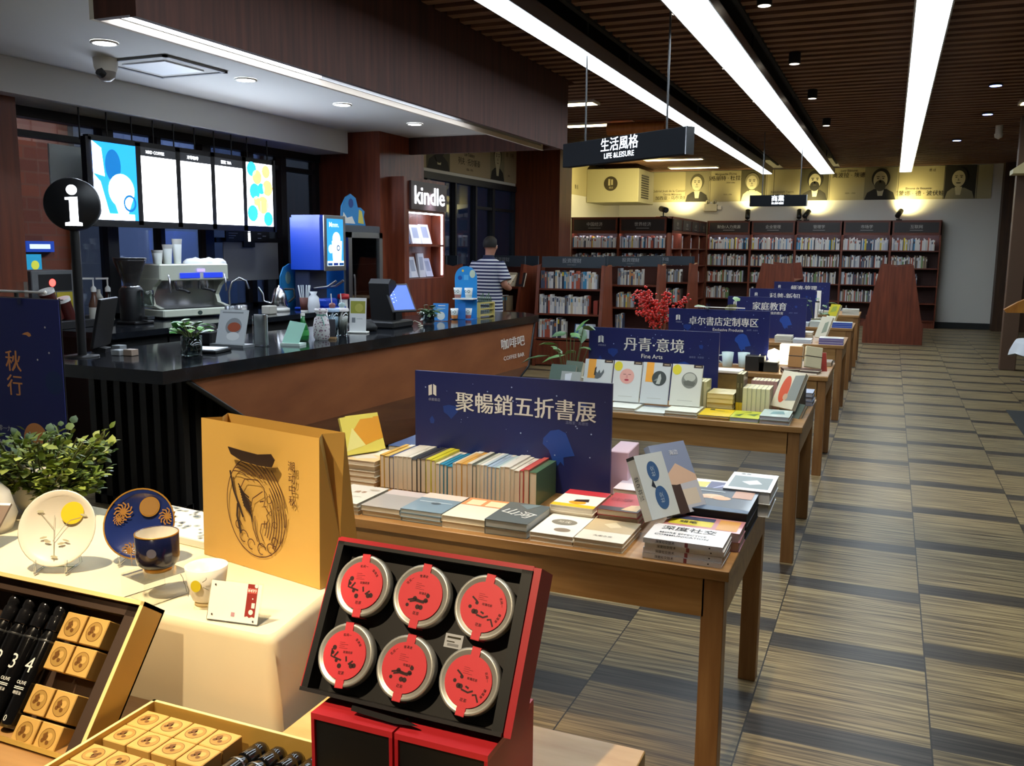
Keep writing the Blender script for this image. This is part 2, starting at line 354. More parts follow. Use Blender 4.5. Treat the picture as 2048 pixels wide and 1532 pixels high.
tag(MB().lathe([(.09,0),(.09,.85)],wood('roll','#b0662c','#c77c3c',(9,9,1),.5),20,RY(90)).obj('ceiling_roll', X=T(-3.95,13.0,3.38)),'brown cylindrical roll fixed under the slats beside the warm panel light','roll')
bl=None
for i,(x,y) in enumerate(((.94,11.54),(1.06,13.84),(.87,16.84))):
    lab='small bluish ceiling downlight past the aisle strip light, %s from the entrance'%ORD[i]
    if bl is None:
        bl = thing('blue_downlight', lab, 'light', T(x,y,3.49), 'bluish ceiling downlights'); MB().lathe([(.075,.0),(.075,-.02)],GREYB,20).obj('trim_ring', bl)
        MB().disc(0,0,.06,-.022,mat('#7f95ff',.4,emit=10)).obj('lamp', bl, label='glowing blue lamp face')
    else: copy_tree(bl, None, T(x,y,3.49), lab)
t = thing('ceiling_camera','small white security camera under the dark slats past the bluish downlights','camera',T(1.34,15.3,3.36)); MB().cyl(.05,.02,.14,WHITE).obj('mount',t); MB().lathe([(.06,.02),(.055,-.03),(.0,-.06)],WHITE,16).obj('body',t)
t = thing('dome_camera','white dome security camera under the cafe ceiling beside the first downlight','camera',T(-5.25,5.0,2.95)); MB().lathe([(.085,0),(.08,-.06),(.07,-.09)],WHITE,24).obj('housing',t)
MB().lathe([(.068,-.09),(.06,-.13),(.03,-.155),(.0,-.16)],mat('#9a9490',.3),20).cyl(.03,.02,.06,BLACK,16,T(.02,-.03,-.13)@RX(60)).obj('lens',t)
t = thing('air_vent','square white ventilation grille in the cafe ceiling','vent',T(-5.05,5.35,2.945))
b=MB().box((-.3,-.3,-.004),(.3,.3,.003),CEILW); b.obj('plate',t); b=MB()
for a in ((-.32,-.32,.32,-.29),(-.32,.29,.32,.32),(-.32,-.32,-.29,.32),(.29,-.32,.32,.32)): b.box((a[0],a[1],-.012),(a[2],a[3],.003),mat('#8c9096',.6))
b.obj('frame',t); MB().box((-.2,-.2,-.014),(.2,.2,-.004),mat('#eef4fb',.4)).obj('louver',t)
# ---------------------------------------------------------------- printed wall murals
MURAL = mat('#b3aa84', .75); INK = mat('#3a3528', .8); INK2 = mat('#6a6350', .8)
GR = [mat(c,.75) for c in ('#2a2822','#57533f','#8d876c','#c9c2a0')]
def portrait(mb, x0, x1, z0, z1, kind, X):
    w=x1-x0; h=z1-z0; cx=x0+w*(.5,.46,.52,.5,.45)[kind%5]; hy=z0+h*.60; r=w*.24
    bg=GR[(2,1,1,2,0)[kind%5]]; mb.rect(x0,z0,x1,z1,.004,bg,X)
    mb.poly([(x0+w*.02,z0),(x1-w*.02,z0),(x1-w*.10,z0+h*.22),(cx+r*.8,z0+h*.33),(cx-r*.8,z0+h*.33),(x0+w*.10,z0+h*.22)],.006,GR[(0,3,0,0,2)[kind%5]],X)
    mb.poly([(cx-r*.3,z0+h*.12),(cx+r*.3,z0+h*.12),(cx+r*.5,z0+h*.36),(cx-r*.5,z0+h*.36)],.008,GR[3],X)
    mb.disc(cx,hy+r*.25,r*1.18,.010,GR[(1,2,0,0,0)[kind%5]],24,X,r*1.35)
    mb.disc(cx-r*.05,hy,r*.9,.012,GR[3],24,X,r*1.2)
    if kind in (2,3): mb.disc(cx-r*.05,hy-r*.75,r*.72,.014,GR[kind-2],20,X,r*.75)
    if kind==4: mb.disc(cx-r*.05,hy-r*.62,r*.35,.014,GR[1],16,X,r*.10)
    for s in (-.38,.30): mb.disc(cx+s*r,hy+r*.22,r*.14,.014,GR[0],10,X,r*.07); mb.rect(cx+s*r-r*.2,hy+r*.42,cx+s*r+r*.2,hy+r*.5,.014,GR[0],X)
    mb.poly([(cx-r*.1,hy+r*.1),(cx-r*.2,hy-r*.3),(cx+r*.12,hy-r*.3)],.014,GR[2],X); mb.rect(cx-r*.3,hy-r*.62,cx+r*.2,hy-r*.54,.015,GR[1],X)
t = thing('wall_mural','long sepia mural of writers portraits and names along the back wall above the bookcases','mural',T(0,21.85,0))
MB().box((-6.29,-.012,2.79),(1.87,0,3.50),MURAL).obj('backing',t)
FB = T(0,-.012,0)@FACE_Y
for i,(a,b) in enumerate(((-4.67,-4.10),(-3.36,-2.80),(-2.02,-1.42),(-.66,.01),(.96,1.56))):
    m=MB(); portrait(m,a,b,2.79,3.50,i,FB); m.obj('portrait',t)
m=MB()
for x,z,s,q in ((-5.02,3.05,.075,'Gabriel José de la Concordia'),(-4.98,2.97,.07,'García Márquez'),(-5.0,2.88,.10,'加西亚 · 马尔克斯'),(-3.72,3.42,.07,'Marguerite Duras'),(-3.72,3.32,.12,'玛格丽特 · 杜拉斯'),(-2.42,2.99,.06,'Rabindranath Tagore'),(-2.40,2.89,.11,'泰戈尔'),(-1.0,3.43,.065,'Lucy Edmund'),(-1.0,3.33,.12,'奥波拉 · 埃德'),(.45,3.02,.065,'Simone de Beauvoir'),(.45,2.91,.12,'西蒙娜 · 德 · 波伏娃'),(.70,3.40,.06,'萧 红'),(-.95,2.94,.045,'1854—1900'),(-3.66,2.95,.04,'1914—1996'),(-3.60,3.22,.04,'1914—1996')):
    m.text(q,s,INK if s>.09 else INK2,FB@T(x,z,.003),.01)
for x in (-5.46,-4.08,-2.78,-2.62,-1.40,.03,.94,1.58): m.rect(x,2.79,x+.012,3.50,.002,INK2,FB)
m.obj('lettering',t)
FX = T(-6.3,0,0)@T(.012,0,0)@FACE_X
t = thing('wall_mural','sepia mural of portraits on the side wall above the window behind the reading man','mural')
MB().box((-6.30,10.2,2.79),(-6.288,15.15,3.40),mat('#a8987a',.75)).obj('backing',t)
for i,(a,b) in enumerate(((11.75,12.5),(14.0,14.6))):
    m=MB(); portrait(m,a,b,2.79,3.40,(2,0)[i],FX); m.obj('portrait',t)
m=MB()
for y,z,s,q in ((13.2,3.1,.08,'Lev Tolstoy'),(13.2,2.98,.12,'列夫 · 托尔斯泰'),(13.2,2.87,.05,'1828—1910'),(14.85,3.25,.09,'欧 · 亨利'),(14.8,2.9,.05,'1862'),(11.5,3.2,.08,'作家')): m.text(q,s,INK,FX@T(y,z,.003),.01)
m.obj('lettering',t)
t = thing('wall_mural','short sepia mural of portraits on the side wall beside the wall cabinet','mural')
MB().box((-6.30,15.8,2.79),(-6.288,21.83,3.50),mat('#b3aa84',.75)).obj('backing',t)
for i,(a,b) in enumerate(((16.2,16.9),(17.4,18.1))):
    m=MB(); portrait(m,a,b,2.79,3.50,(3,1)[i],FX); m.obj('portrait',t)
m=MB()
for y,z,s,q in ((17.15,3.30,.10,'海明威'),(18.5,2.95,.10,'鲁 迅'),(16.05,2.95,.10,'莫言')): m.text(q,s,INK,FX@T(y,z,.003),.01)
m.obj('lettering',t)
t = thing('wall_cabinet','beige wall cabinet with round logo and side louvres hung under the ceiling','cabinet',T(-5.72,19.2,2.66))
MB().bbox((-.57,0,0),(.60,1.35,.72),mat('#b5b08e',.6),.01).obj('body',t)
m=MB().disc(-.02,.40,.155,.004,mat('#3d3626',.6),32,FACE_Y).rect(-.075,.36,-.03,.50,.006,MURAL,FACE_Y)
m.rect(-.01,.37,.03,.49,.006,MURAL,FACE_Y).text('書店',.05,MURAL,FACE_Y@T(-.01,.31,.006)); m.obj('logo',t)
m=MB()
for i in range(10): m.box((.60,.25,.10+i*.052),(.612,.85,.128+i*.052),BLACK)
m.obj('louver',t)
t = thing('emergency_light','white twin-head emergency light on the back wall above the bookcases','light',T(-4.02,21.85,2.56))
MB().bbox((-.17,-.09,0),(.14,0,.17),mat('#d8d2b8',.5),.01).bbox((.14,-.06,.04),(.24,0,.13),WHITE,.008).obj('body',t)
for s in (-.10,.06): MB().lathe([(.02,0),(.055,-.03),(.055,-.05)],mat('#c9c4a8',.4),16,T(s,-.04,.23)@RX(-90)@SC(1,1,-1)).cyl(.008,.0,.10,GREYB,8,T(s,-.04,.14)).obj('lamp_head',t)
t = thing('wall_board','black floor directory board on the brown wall past the bookcases','board',T(2.62,21.45,0))
MB().bbox((-.38,-.03,1.02),(.62,0,2.26),mat('#0a0b0f',.3),.006).obj('panel',t)
m=MB().text('2F',.13,mat('#b9bcc2',.5),FACE_Y@T(-.16,2.05,.032),.015)
for i,q in enumerate(('经济管理','文学艺术','少儿读物','CAFE')): m.text(q,.07,mat('#767a82',.5),FACE_Y@T(-.1,1.85-i*.19,.032)).rect(-.22,1.79-i*.19,.35,1.795-i*.19,.032,mat('#4a4d55',.5),FACE_Y)
m.obj('lettering',t)
tag(MB().bbox((2.42,21.43,.84),(2.52,21.45,.92),WHITE,.004).rect(2.445,.865,2.495,.895,-21.43,mat('#c9c9c4',.5),FACE_Y@T(0,0,42.8612)).obj('light_switch'),'white light switch on the brown wall under the black directory board','switch')

# ---------------------------------------------------------------- wall bookcases
PAL = ['#d8d8dc','#c9ccd4','#e4e2dc','#b9c2cf','#a8adb8','#8d94a3','#6e7686','#46506a','#2c3348','#c8b89a','#a58f70','#7b6a58','#5a4c44','#b0553f','#cf7f3f','#d9c23a','#3f8fc0','#5fb3cf','#6f8f5a','#e9e6e0','#cfc9be','#8a4a3c']
BM = [mat(c,.55) for c in PAL]
SHB = MB()      # the mass of books on the far shelves, more than three hundred
LEDM = mat('#e6ecff',.5,emit=18)
BSIGN = mat('#2a2221',.4); SGN = mat('#b8b4ae',.5)
def fill_books(x0,x1,depth,z,hmax,X,rnd,light=True,fill=1.0,mb=None):
    mb = mb or SHB; x=x0
    end = x0+(x1-x0)*fill
    while x < end-.012:
        w=rnd.uniform(.014,.034); h=hmax*rnd.uniform(.70,.93); d=rnd.uniform(.13,.17)
        if x+w>end: break
        m = BM[rnd.choice((0,0,1,2,2,3,4,19,20,0,2,8,16,13,15,7)) if light else rnd.choice((0,1,2,4,5,6,7,8,9,10,11,12,20,20,2,3,18,21,13))]
        mb.box((x,.03,z),(x+w-.001,.03+d,z+h),m,X)
        if rnd.random()<.5: mb.rect(x+.002,z+h*.62,x+w-.003,z+h*.82,-.0285,BM[rnd.choice((0,2,8,19,13))],X@FACE_Y)
        x += w
def bookcase(X, w, sign, label, group, rnd, shelves=(.16,.54,.92,1.30,1.68), top=2.33, led=True, fills=None, books=True):
    t = thing('bookcase', label, 'bookcase', X, group); dp=.34; hz=top-.30
    m=MB().box((0,0,0),(.022,dp,top-.02),RED).box((w-.022,0,0),(w,dp,top-.02),RED).box((.022,dp-.02,.08),(w-.022,dp,hz),mat('#3a1811',.6)).box((.022,.03,0),(w-.022,.05,.14),RED)
    m.box((0,0,hz),(w,dp,top-.02),REDX).box((0,0,hz-.022),(w,.016,hz),REDX).box((0,-.02,top-.02),(w,dp,top),REDX); m.obj('carcass',t)
    for z in shelves: MB().box((.022,.004,z-.025),(w-.022,dp-.02,z),REDX).obj('shelf',t)
    s=MB().box((.06,-.012,hz+.035),(w-.06,0,top-.045),BSIGN).obj('header_sign',t)
    MB().text(sign,.085,SGN,FACE_Y@T(w/2,(hz+top)/2+.005,.0135),.012).rect(w/2-.13,(hz+top)/2-.07,w/2+.13,(hz+top)/2-.062,.0135,SGN,FACE_Y).obj('lettering',s)
    if led: MB().box((.03,.022,hz-.010),(w-.03,.034,hz),LEDM).obj('led_strip',t,label='glowing white strip under the header')
    for i,z in enumerate(shelves):
        f = fills[i] if fills else 1
        nx = shelves[i+1]-.03 if i+1<len(shelves) else hz-.04
        if books and f: fill_books(.03,w-.03,.2,z,min(nx-z,.30),X,rnd,i==len(shelves)-1,f)
    return t
rnd = random.Random(3); bw=1.0
for i,(q,fl) in enumerate((('财会/人力资源',(0,.55,.9,.95,1)),('企业管理',(0,.6,.9,1,1)),('管理学',(.3,.6,.95,1,1)),('市场学',(.2,.9,.95,1,1)),('互联网',(.4,.5,.6,.8,.92)))):
    bookcase(T(-4.04+i*bw,21.5,0),bw,q,'tall cherry wood bookcase on the back wall, %s from the corner'%ORD[i] if i<4 else 'tall cherry wood bookcase ending the back wall row, next to the bare white wall','bookcases along the back wall',rnd,fills=fl)
for i,q in enumerate(('中国经济','世界经济')):
    bookcase(T(-6.04+i*.99,17.5,0),.99,q,('tall bookcase facing the entrance, next to the wooden pillar','tall bookcase facing the entrance, ending at the corner with the open aisle shelves')[i],'tall bookcases beside the pillar',rnd,top=2.28)
for i in range(4):
    bookcase(T(-4.05,17.86+i*.91,0)@RZ(90),.91,('哲学','宗教','心理','历史')[i],'tall open bookcase facing the aisle, %s from its lamp-lit near end'%ORD[i],'open bookcases facing the aisle',rnd,top=2.30,led=(i==0),fills=(.3,.3,.35,.3,.3))
# uplights standing on top of the bookcases
def uplight(x,y,z,dx,dz,lab):
    t = thing('wall_spotlight', lab, 'spotlight', T(x,y,z), 'wall spotlights on the bookcases')
    MB().cyl(.06,0,.02,BLACK,16).cyl(.012,.02,.10,BLACK,8).obj('foot',t)
    d=Vector((dx,1,dz)).normalized(); M=T(0,0,.15)@d.to_track_quat('Z','Y').to_matrix().to_4x4()
    MB().lathe([(.045,-.12),(.055,-.11),(.055,.10),(.05,.10),(.045,.07)],BLACK,18,M).obj('barrel',t)
    MB().disc(0,0,.045,.075,mat('#ffe9a0',.4,emit=4),18,M).obj('lamp',t)
    return Vector((x,y,z+.15)), d
for x,dx,dz,pw,lab in ((-3.12,-.1,1.6,40,'black spotlight on the bookcases under the back wall, alone below the hanging business sign'),(-1.98,-.05,1.4,10,'black spotlight on the bookcases, upright one of the middle pair'),(-1.82,.55,.9,48,'black spotlight on the bookcases, tilted one of the middle pair'),(.10,.45,.8,60,'black spotlight on the bookcases near the bare white wall')):
    p,d = uplight(x,21.48,2.33,dx,dz,lab)
    spot(p+d*.13,p+d*1.2,pw*.6,YEL,120,1,.10)
p,d = uplight(-4.18,17.62,2.28,-.9,.25,'black spotlight on the bookcase corner, pointing along the side wall')
spot(p+d*.15,(-5.6,19.0,2.95),90,YEL,120,1,.1); spot((-5.0,17.6,2.45),(-6.3,17.3,3.1),40,YEL,110,.9,.04)
spot((-4.6,21.3,2.5),(-4.7,21.85,3.2),34,YEL,120,.9,.05)

# ---------------------------------------------------------------- sloping freestanding bookcases
def aframe(X, w, sign, label, group, two=True, h=1.42, board=True):
    t = thing('sloping_bookcase', label, 'bookcase', X, group)
    prof=[(-.50,0),(.50,0),(.50,.38),(.47,.40),(.27,h),(.02,h-.03),(-.02,h-.03),(-.27,h),(-.47,.40),(-.50,.38)]
    for x in (0,w-.045): MB().prism([(a,b) for a,b in prof],x,x+.045,RED,frame((0,1,0),(0,0,1),(1,0,0))).obj('end_panel',t)
    m=MB().box((.045,-.02,.06),(w-.045,.02,h-.05),mat('#4a1f16',.6)).box((.045,-.47,.02),(w-.045,-.45,.36),RED).box((.045,.45,.02),(w-.045,.47,.36),RED); m.obj('core',t)
    for z,d in ((.40,.44),(.74,.385),(1.09,.325)):
        MB().box((.045,-d,z-.025),(w-.045,d,z),REDX).obj('shelf',t)
    if board:
        for s in ((-1,1) if two else (-1,)):
            M=T(0,s*.20,0)@(I4 if s<0 else T(w,0,0)@RZ(180))
            b=MB().box((.05,-.012,h-.04),(w-.02,.012,h+.115),mat('#36414d',.4),M).obj('header_sign',t)  # board colour lightened to hold the glare on the sign
            if s<0:
                f=FACE_Y@T(w/2,h+.055,.0135); MB().text(sign,.07,mat('#9aa1ab',.5),M@f,.012).text('INVESTMENT',.022,mat('#7b828c',.5),M@FACE_Y@T(w/2,h-.0,.0135)).obj('lettering',b)
    return t
XB = T(-4.66,12.25,0)@RZ(6)
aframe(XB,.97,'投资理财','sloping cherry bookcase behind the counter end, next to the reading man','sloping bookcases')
XA = T(-5.68,12.55,0)@RZ(-12)
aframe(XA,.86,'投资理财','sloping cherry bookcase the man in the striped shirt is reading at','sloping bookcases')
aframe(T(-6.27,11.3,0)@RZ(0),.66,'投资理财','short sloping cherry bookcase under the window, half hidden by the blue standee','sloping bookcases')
XC = T(-4.30,14.1,0)@RZ(4)
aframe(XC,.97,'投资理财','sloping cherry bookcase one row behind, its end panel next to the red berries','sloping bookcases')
XD = T(-4.15,15.9,0)
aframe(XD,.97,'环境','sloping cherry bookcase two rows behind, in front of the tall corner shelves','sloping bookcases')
aframe(T(.105+.51,17.5,0)@RZ(90)@T(0,.51,0),1.9,'','sloping cherry bookcase end-on at the aisle, past the last table','end-on sloping bookcases',board=False)
aframe(T(-1.98+.51,17.6,0)@RZ(90)@T(0,.51,0),1.9,'','sloping cherry bookcase end-on behind the row of blue table signs','end-on sloping bookcases',board=False)
for X,w,fl in ((XD,.97,.9),):
    for z,d,h in ((.40,.43,.30),(.74,.38,.30),(1.09,.325,.27)): fill_books(.06,w-.06,.2,z,h*.9,X@T(0,-d,0),rnd,False,fl)
tag(SHB.obj('shelved_books',kind='stuff'),'mass of upright books filling the far bookcases along the walls','books')
# ---------------------------------------------------------------- display tables
TZ=.74; XR=-.365
def table(x0,x1,y0,y1,label,h=TZ,top=None):
    t = thing('display_table', label, 'table', T(x0,y0,0), 'oak display tables'); w=x1-x0; d=y1-y0
    MB().bbox((0,0,h-.032),(w,d,h),top or OAK,.002).obj('tabletop',t)
    MB().box((.07,.012,h-.15),(w-.07,.034,h-.032),OAK).box((.07,d-.034,h-.15),(w-.07,d-.012,h-.032),OAK).box((.012,.07,h-.15),(.034,d-.07,h-.032),OAK).box((w-.034,.07,h-.15),(w-.012,d-.07,h-.032),OAK).obj('apron',t)
    for x in (.012,w-.077):
        for y in (.012,d-.077): MB().bbox((x,y,0),(x+.065,y+.065,h-.033),OAKZ,.002).obj('leg',t)
    return t
table(-.995,-.353,.50,1.49,'table with lamplit pale top under the open red tin box',TZ,PLY)
TY=[(2.48,3.43),(4.77,5.73),(6.81,7.73),(9.2,10.16),(11.33,12.28),(13.7,14.65)]
for (a,b),q in zip(TY,('with the half-price book sale sign','with the fine arts sign','with cups, notebooks and the little lamp','with the family education sign','with the popular science sign','with the economics sign, last of the row')):
    table(-2.08,XR,a,b,'oak display table '+q)
# blue table signs
NAVY = NT('navy_print',.32); v=NAVY.obj(); NAVY = NAVY.col(NAVY.ramp(NAVY.n('SeparateXYZ',i0=v).outputs[2],[(.0,'#1e2660'),(1,'#191f50')]))
SILV = mat('#d9d9d4',.5); ROYAL = mat('#1f479e',.4); ROYD = mat('#1c3a86',.4)
def tsign(xc, y, zt, texts, label, w=.80, h=.425, seed=0):
    t = thing('table_sign', label, 'sign', T(xc,y,zt-h), 'navy signs on the display tables')
    MB().box((-w/2,-.006,0),(w/2,.006,h),NAVY).obj('board',t)
    F=FACE_Y@T(0,0,.0065); m=MB()
    m.poly([(-.34,h-.055),(-.325,h-.05),(-.325,h-.09),(-.34,h-.095)],.001,SILV,F).poly([(-.32,h-.048),(-.306,h-.055),(-.306,h-.095),(-.32,h-.088)],.001,SILV,F).text('卓爾書店',.013,mat('#8b8fa8',.5),F@T(-.315,h-.11,.001))
    m.obj('logo',t)
    m=MB()
    for q,x,z,s,sx in texts: m.text(q,s,SILV,F@T(x,z,.001),.022 if s>.05 else .008,sx)
    m.text('溫格里 · 馬德哲',.013,mat('#7078a0',.5),F@T(.27,h-.155,.001)); m.obj('lettering',t)
    m=MB(); r=random.Random(seed)
    bx,bz,s=.19,h-.24,.055
    pts=[(-.9,.4),(-.4,1.0),(.2,1.15),(.7,.9),(1.35,-.75),(.55,-.95),(.6,-1.6),(.35,-1.3),(.1,-1.7),(-.25,-1.2),(-.5,-.5),(-.95,-.05)]
    m.poly([(bx+a*s,bz+b*s*.9) for a,b in pts],.0006,ROYAL,F)
    m.poly([(-.245+a*.032,h-.145+b*.022) for a,b in ((-1,.6),(-.2,.9),(.9,.7),(1.0,-.2),(.1,-1.6),(-.4,-.9),(-.9,-.5))],.0004,ROYD,F)
    m.poly([(.295+a*.014,h-.09+b*.014) for a,b in ((-1,.6),(.4,.9),(.9,.3),(.5,-1),(-.6,-.7))],.0004,ROYD,F)
    m.poly([(-.325+a*.012,h-.19+b*.014) for a,b in ((-.6,-1),(.6,-1),(.9,0),(0,1.2),(-.9,.2))],.0004,ROYD,F)
    for i in range(26): m.disc(r.uniform(-.36,.38),r.uniform(.12,h-.03),r.choice((.0012,.0016,.003)),.0008,mat('#9fb2dc',.5),6,F)
    m.obj('print',t)
SX=-1.27
tsign(-1.288,3.06,1.166,[('聚暢銷五折書展',.06,.425-.115,.083,.98)],'navy table sign for the half-price book sale',seed=1)
tsign(-1.297,5.3,1.166,[('丹青·意境',.01,.425-.10,.088,1),('Fine Arts',.0,.425-.165,.036,1)],'navy table sign reading Fine Arts',seed=2)
tsign(-1.245,7.25,1.173,[('卓尔書店定制專区',.04,.425-.10,.075,.92),('Exclusive Products',.08,.425-.16,.032,1)],'navy table sign for exclusive products, beside the red berries',seed=3)
tsign(-1.165,9.65,1.165,[('家庭教育',.03,.425-.10,.088,1),('最应该做的教育',.06,.425-.165,.032,1)],'navy table sign for family education, past the clear clips',seed=4)
tsign(-1.238,11.8,1.168,[('科普·新知',.03,.425-.10,.088,1)],'navy table sign for popular science, second last of the signs',seed=5)
tsign(-1.205,14.1,1.187,[('經濟·管理',.03,.425-.10,.088,1)],'navy table sign for economics, last of the sign row',seed=6)

# ---------------------------------------------------------------- books
NB=[0]
def book(X, w, h, t, cov, label, group, deco=(), spine=None, pages='#ddd3bd', gloss=True, sdeco=()):
    NB[0]+=1
    c = mat(cov,.35 if gloss else .6,coat=.25 if gloss else 0) ; sp = c if spine is None else mat(spine,.35,coat=.25); b=.0016
    m=MB().box((0,0,t-b),(w,h,t),c).box((0,0,0),(w,h,b),c).box((0,0,b),(b,h,t-b),sp)
    o=m.obj('book',X=X); tag(o,label,'book',group)
    MB().box((b,.002,b),(w-.003,h-.002,t-b),mat(pages,.85)).obj('pages',o)
    if deco or sdeco:
        m=MB()
        for di,d in enumerate(deco):
            z=t+.0003+di*.00012
            if d[0]=='r': m.rect(d[1]*w,d[2]*h,d[3]*w,d[4]*h,z,mat(d[5],.4))
            elif d[0]=='o': m.disc(d[1]*w,d[2]*h,d[3]*w,z+.0002,mat(d[5],.4),24,None,d[4]*w)
            elif d[0]=='t': m.text(d[1],d[4]*w,mat(d[5],.4),T(d[2]*w,d[3]*h,z+.0004)@RZ(d[6] if len(d)>6 else 0),.012)
            elif d[0]=='p': m.poly([(a*w,e*h) for a,e in d[1]],z+.0003,mat(d[2],.4))
        for d in sdeco:     # on the spine: u along height, v along thickness
            F=frame((0,1,0),(0,0,1),(1,0,0)) ; F=frame((0,-1,0),(0,0,1),(-1,0,0))@T(-h,0,.0005)
            if d[0]=='r': m.rect(d[1]*h,d[2]*t,d[3]*h,d[4]*t,0,mat(d[5],.4),F)
            else: m.text(d[1],d[4]*t,mat(d[5],.4),F@T(d[2]*h,d[3]*t,.0003),.012)
        m.obj('cover_print',o)
    return o
def place(o, X, label): return copy_tree(o, None, X, label)
POS={1:['single'],2:['topmost','bottom'],3:['topmost','middle','bottom'],4:['topmost','second','third','bottom'],5:['topmost','second','third','fourth','bottom'],6:['topmost','second','third','fourth','fifth','bottom']}
def stack(desc, x0, x1, y0, dep, n, t, cov, deco=(), z=TZ, spine=None, pages='#ddd3bd', R=None, sdeco=(), w=None, h=None, jit=.003, group=None, noun='book'):
    r=random.Random(str(desc)); w=w or x1-x0; h=h or dep
    for i in range(n):
        top = i==n-1
        X=T(x0+r.uniform(-jit,jit)*(not top),y0+r.uniform(0,jit*2)*(not top),z+i*t)@(RZ(r.uniform(-1.2,1.2)*(not top)))@(R or I4)
        lab=('%s %s, %s of its stack'%(desc[0],noun+' '+desc[1],POS[n][n-1-i])) if n>1 else desc[0]+' '+noun+' '+desc[1]
        book(X,w,h,t-.0008,cov,lab,group or 'books on the sale table',deco if top else (),spine,pages,True,sdeco)
# --- sale table
stack(('white','by the gold bag on the sale table'),-1.765,-1.612,2.505,.215,3,.014,'#d9d5c8',[('t','追寻',.55,.62,.16,'#b07a52'),('r',.45,.35,.8,.37,'#a59f90'),('o',.78,.8,.14,.06,'#b3a895')])
stack(('grey','at the sale table front edge beside the blue stack'),-1.603,-1.452,2.515,.215,2,.019,'#a7a39d',[('r',0,.72,1,1,'#c9bdb8')])
stack(('pale blue','at the sale table front edge, third stack'),-1.449,-1.296,2.515,.21,3,.015,'#7d95a3',[('r',0,.72,1,1,'#e5cdbb'),('o',.55,.45,.12,.08,'#4c5a62'),('r',.1,.5,.9,.53,'#c8d4d6')],pages='#d6dcdc')
stack(('cream','with an orange top band at the sale table front'),-1.293,-1.138,2.51,.225,2,.0215,'#f0e6cd',[('r',0,.62,1,1,'#e3955a'),('r',.1,.66,.45,.92,'#f2dcae'),('r',.55,.66,.95,.92,'#f2dcae')])
stack(('charcoal','with white brush writing at the sale table front'),-1.137,-.991,2.505,.215,2,.0255,'#5b6362',[('t','山河',.5,.45,.42,'#e8e8e0',-20),('p',[(.3,.9),(.8,1),(.6,.7)],'#6f8084')],pages='#b9bdba')
stack(('white','with two brown ovals at the sale table front'),-.982,-.84,2.503,.215,2,.0155,'#efeadf',[('o',.48,.62,.30,.22,'#7b7668'),('t','与沈',.48,.62,.16,'#e5e0d2'),('o',.62,.25,.19,.13,'#8a7a66')])
stack(('tan and cream','next to the sale table corner pile'),-.836,-.682,2.503,.215,2,.016,'#ece3cf',[('r',0,.42,1,1,'#c4ad82'),('p',[(.3,.75),(.5,.9),(.7,.7),(.5,.6)],'#d9c79f'),('t','大宋之变',.5,.2,.10,'#6b5f48')])
stack(('white','with black lettering at the sale table corner'),-.388,-.61,2.495,.155,4,.016,'#f1eff0',[('t','深度社交',.76,.52,.27,'#26282c',-90),('t','MORE EFFECTIVE',.46,.56,.12,'#5c5f66',-90),('t','COMMUNICATION',.31,.56,.12,'#5c5f66',-90)],R=RZ(90),w=.155,h=.231,sdeco=[('t','深度社交技术',.28,.5,.62,'#3a3c42'),('r',.53,.05,.57,.95,'#a5555a'),('t','●',.84,.5,.4,'#3a3c42')],jit=.004)
stack(('white and yellow','with a lemon cover on the sale table'),-.992,-.842,2.71,.205,3,.021,'#f0ead9',[('r',0,0,1,.16,'#e6b521'),('o',.52,.26,.20,.13,'#e09a20'),('p',[(.4,.3),(.75,.34),(.7,.5),(.42,.42)],'#33241f'),('r',0,.72,1,1,'#b73036')])
stack(('red','with gold print beside the lemon cover books'),-.836,-.70,2.735,.215,3,.020,'#b03a3a',[('r',0,0,1,.2,'#3b3230'),('p',[(.55,.08),(.95,.05),(.98,.42),(.7,.35)],'#d9b98a'),('t','往事',.35,.6,.3,'#8f2a2c')])
stack(('pink','with checkered spine edge beside the black cover books'),-.60,-.365,2.655,.13,2,.030,'#c98a8e',[('r',.05,.2,.62,.62,'#d8c93a'),('t','蜡笔',.3,.42,.12,'#3b3930'),('r',.68,.1,.95,.9,'#d59a4a'),('r',.05,.62,.62,.9,'#3c4260')],pages='#e6c9c6')
stack(('black','with an orchid cover on the sale table'),-.60,-.362,2.79,.275,2,.042,'#2d3440',[('o',.42,.6,.17,.12,'#d9b48c'),('o',.55,.55,.13,.10,'#cf9f74'),('o',.30,.55,.10,.07,'#c9a07a'),('r',.1,.1,.4,.16,'#7f8a90'),('r',.68,.62,.95,.95,'#b98b72'),('r',.1,.82,.55,.86,'#9aa3a6'),('p',[(0,0),(1,0),(1,.12),(0,.22)],'#3a4f6b')],pages='#1c1d20')
stack(('white','with a fish cover at the sale table edge'),-.485,-.325,3.06,.25,2,.045,'#e4e6e6',[('r',.08,.12,.92,.78,'#7d8a8c'),('p',[(.3,.45),(.6,.6),(.75,.4),(.5,.3)],'#d5dcdc'),('t','金鱼',.3,.9,.12,'#5c6364')],pages='#efefed')
stack(('white','with yellow and violet print beside the fish cover books'),-.655,-.49,3.02,.25,2,.030,'#e6e3e4',[('p',[(.1,.35),(.55,.35),(.6,.85),(.15,.8)],'#c9c04e'),('r',.6,.3,1,.9,'#4a4a72'),('p',[(.62,.4),(.95,.7),(.9,.75)],'#a7a9c9')])
stack(('pale lilac','behind the sale sign by the pink box'),-.86,-.67,3.0,.22,3,.02,'#c9c2d2',[('r',0,0,1,.4,'#dfd3d8')])
tag(MB().bbox((0,0,0),(.075,.19,.165),mat('#d9b8c4',.35,coat=.3),.003).rect(.076,.03,.18,.14,0,WHITE).obj('boxed_book',X=T(-.915,3.12,TZ)@RZ(3)),'pink boxed book set standing behind the sale sign end','book')
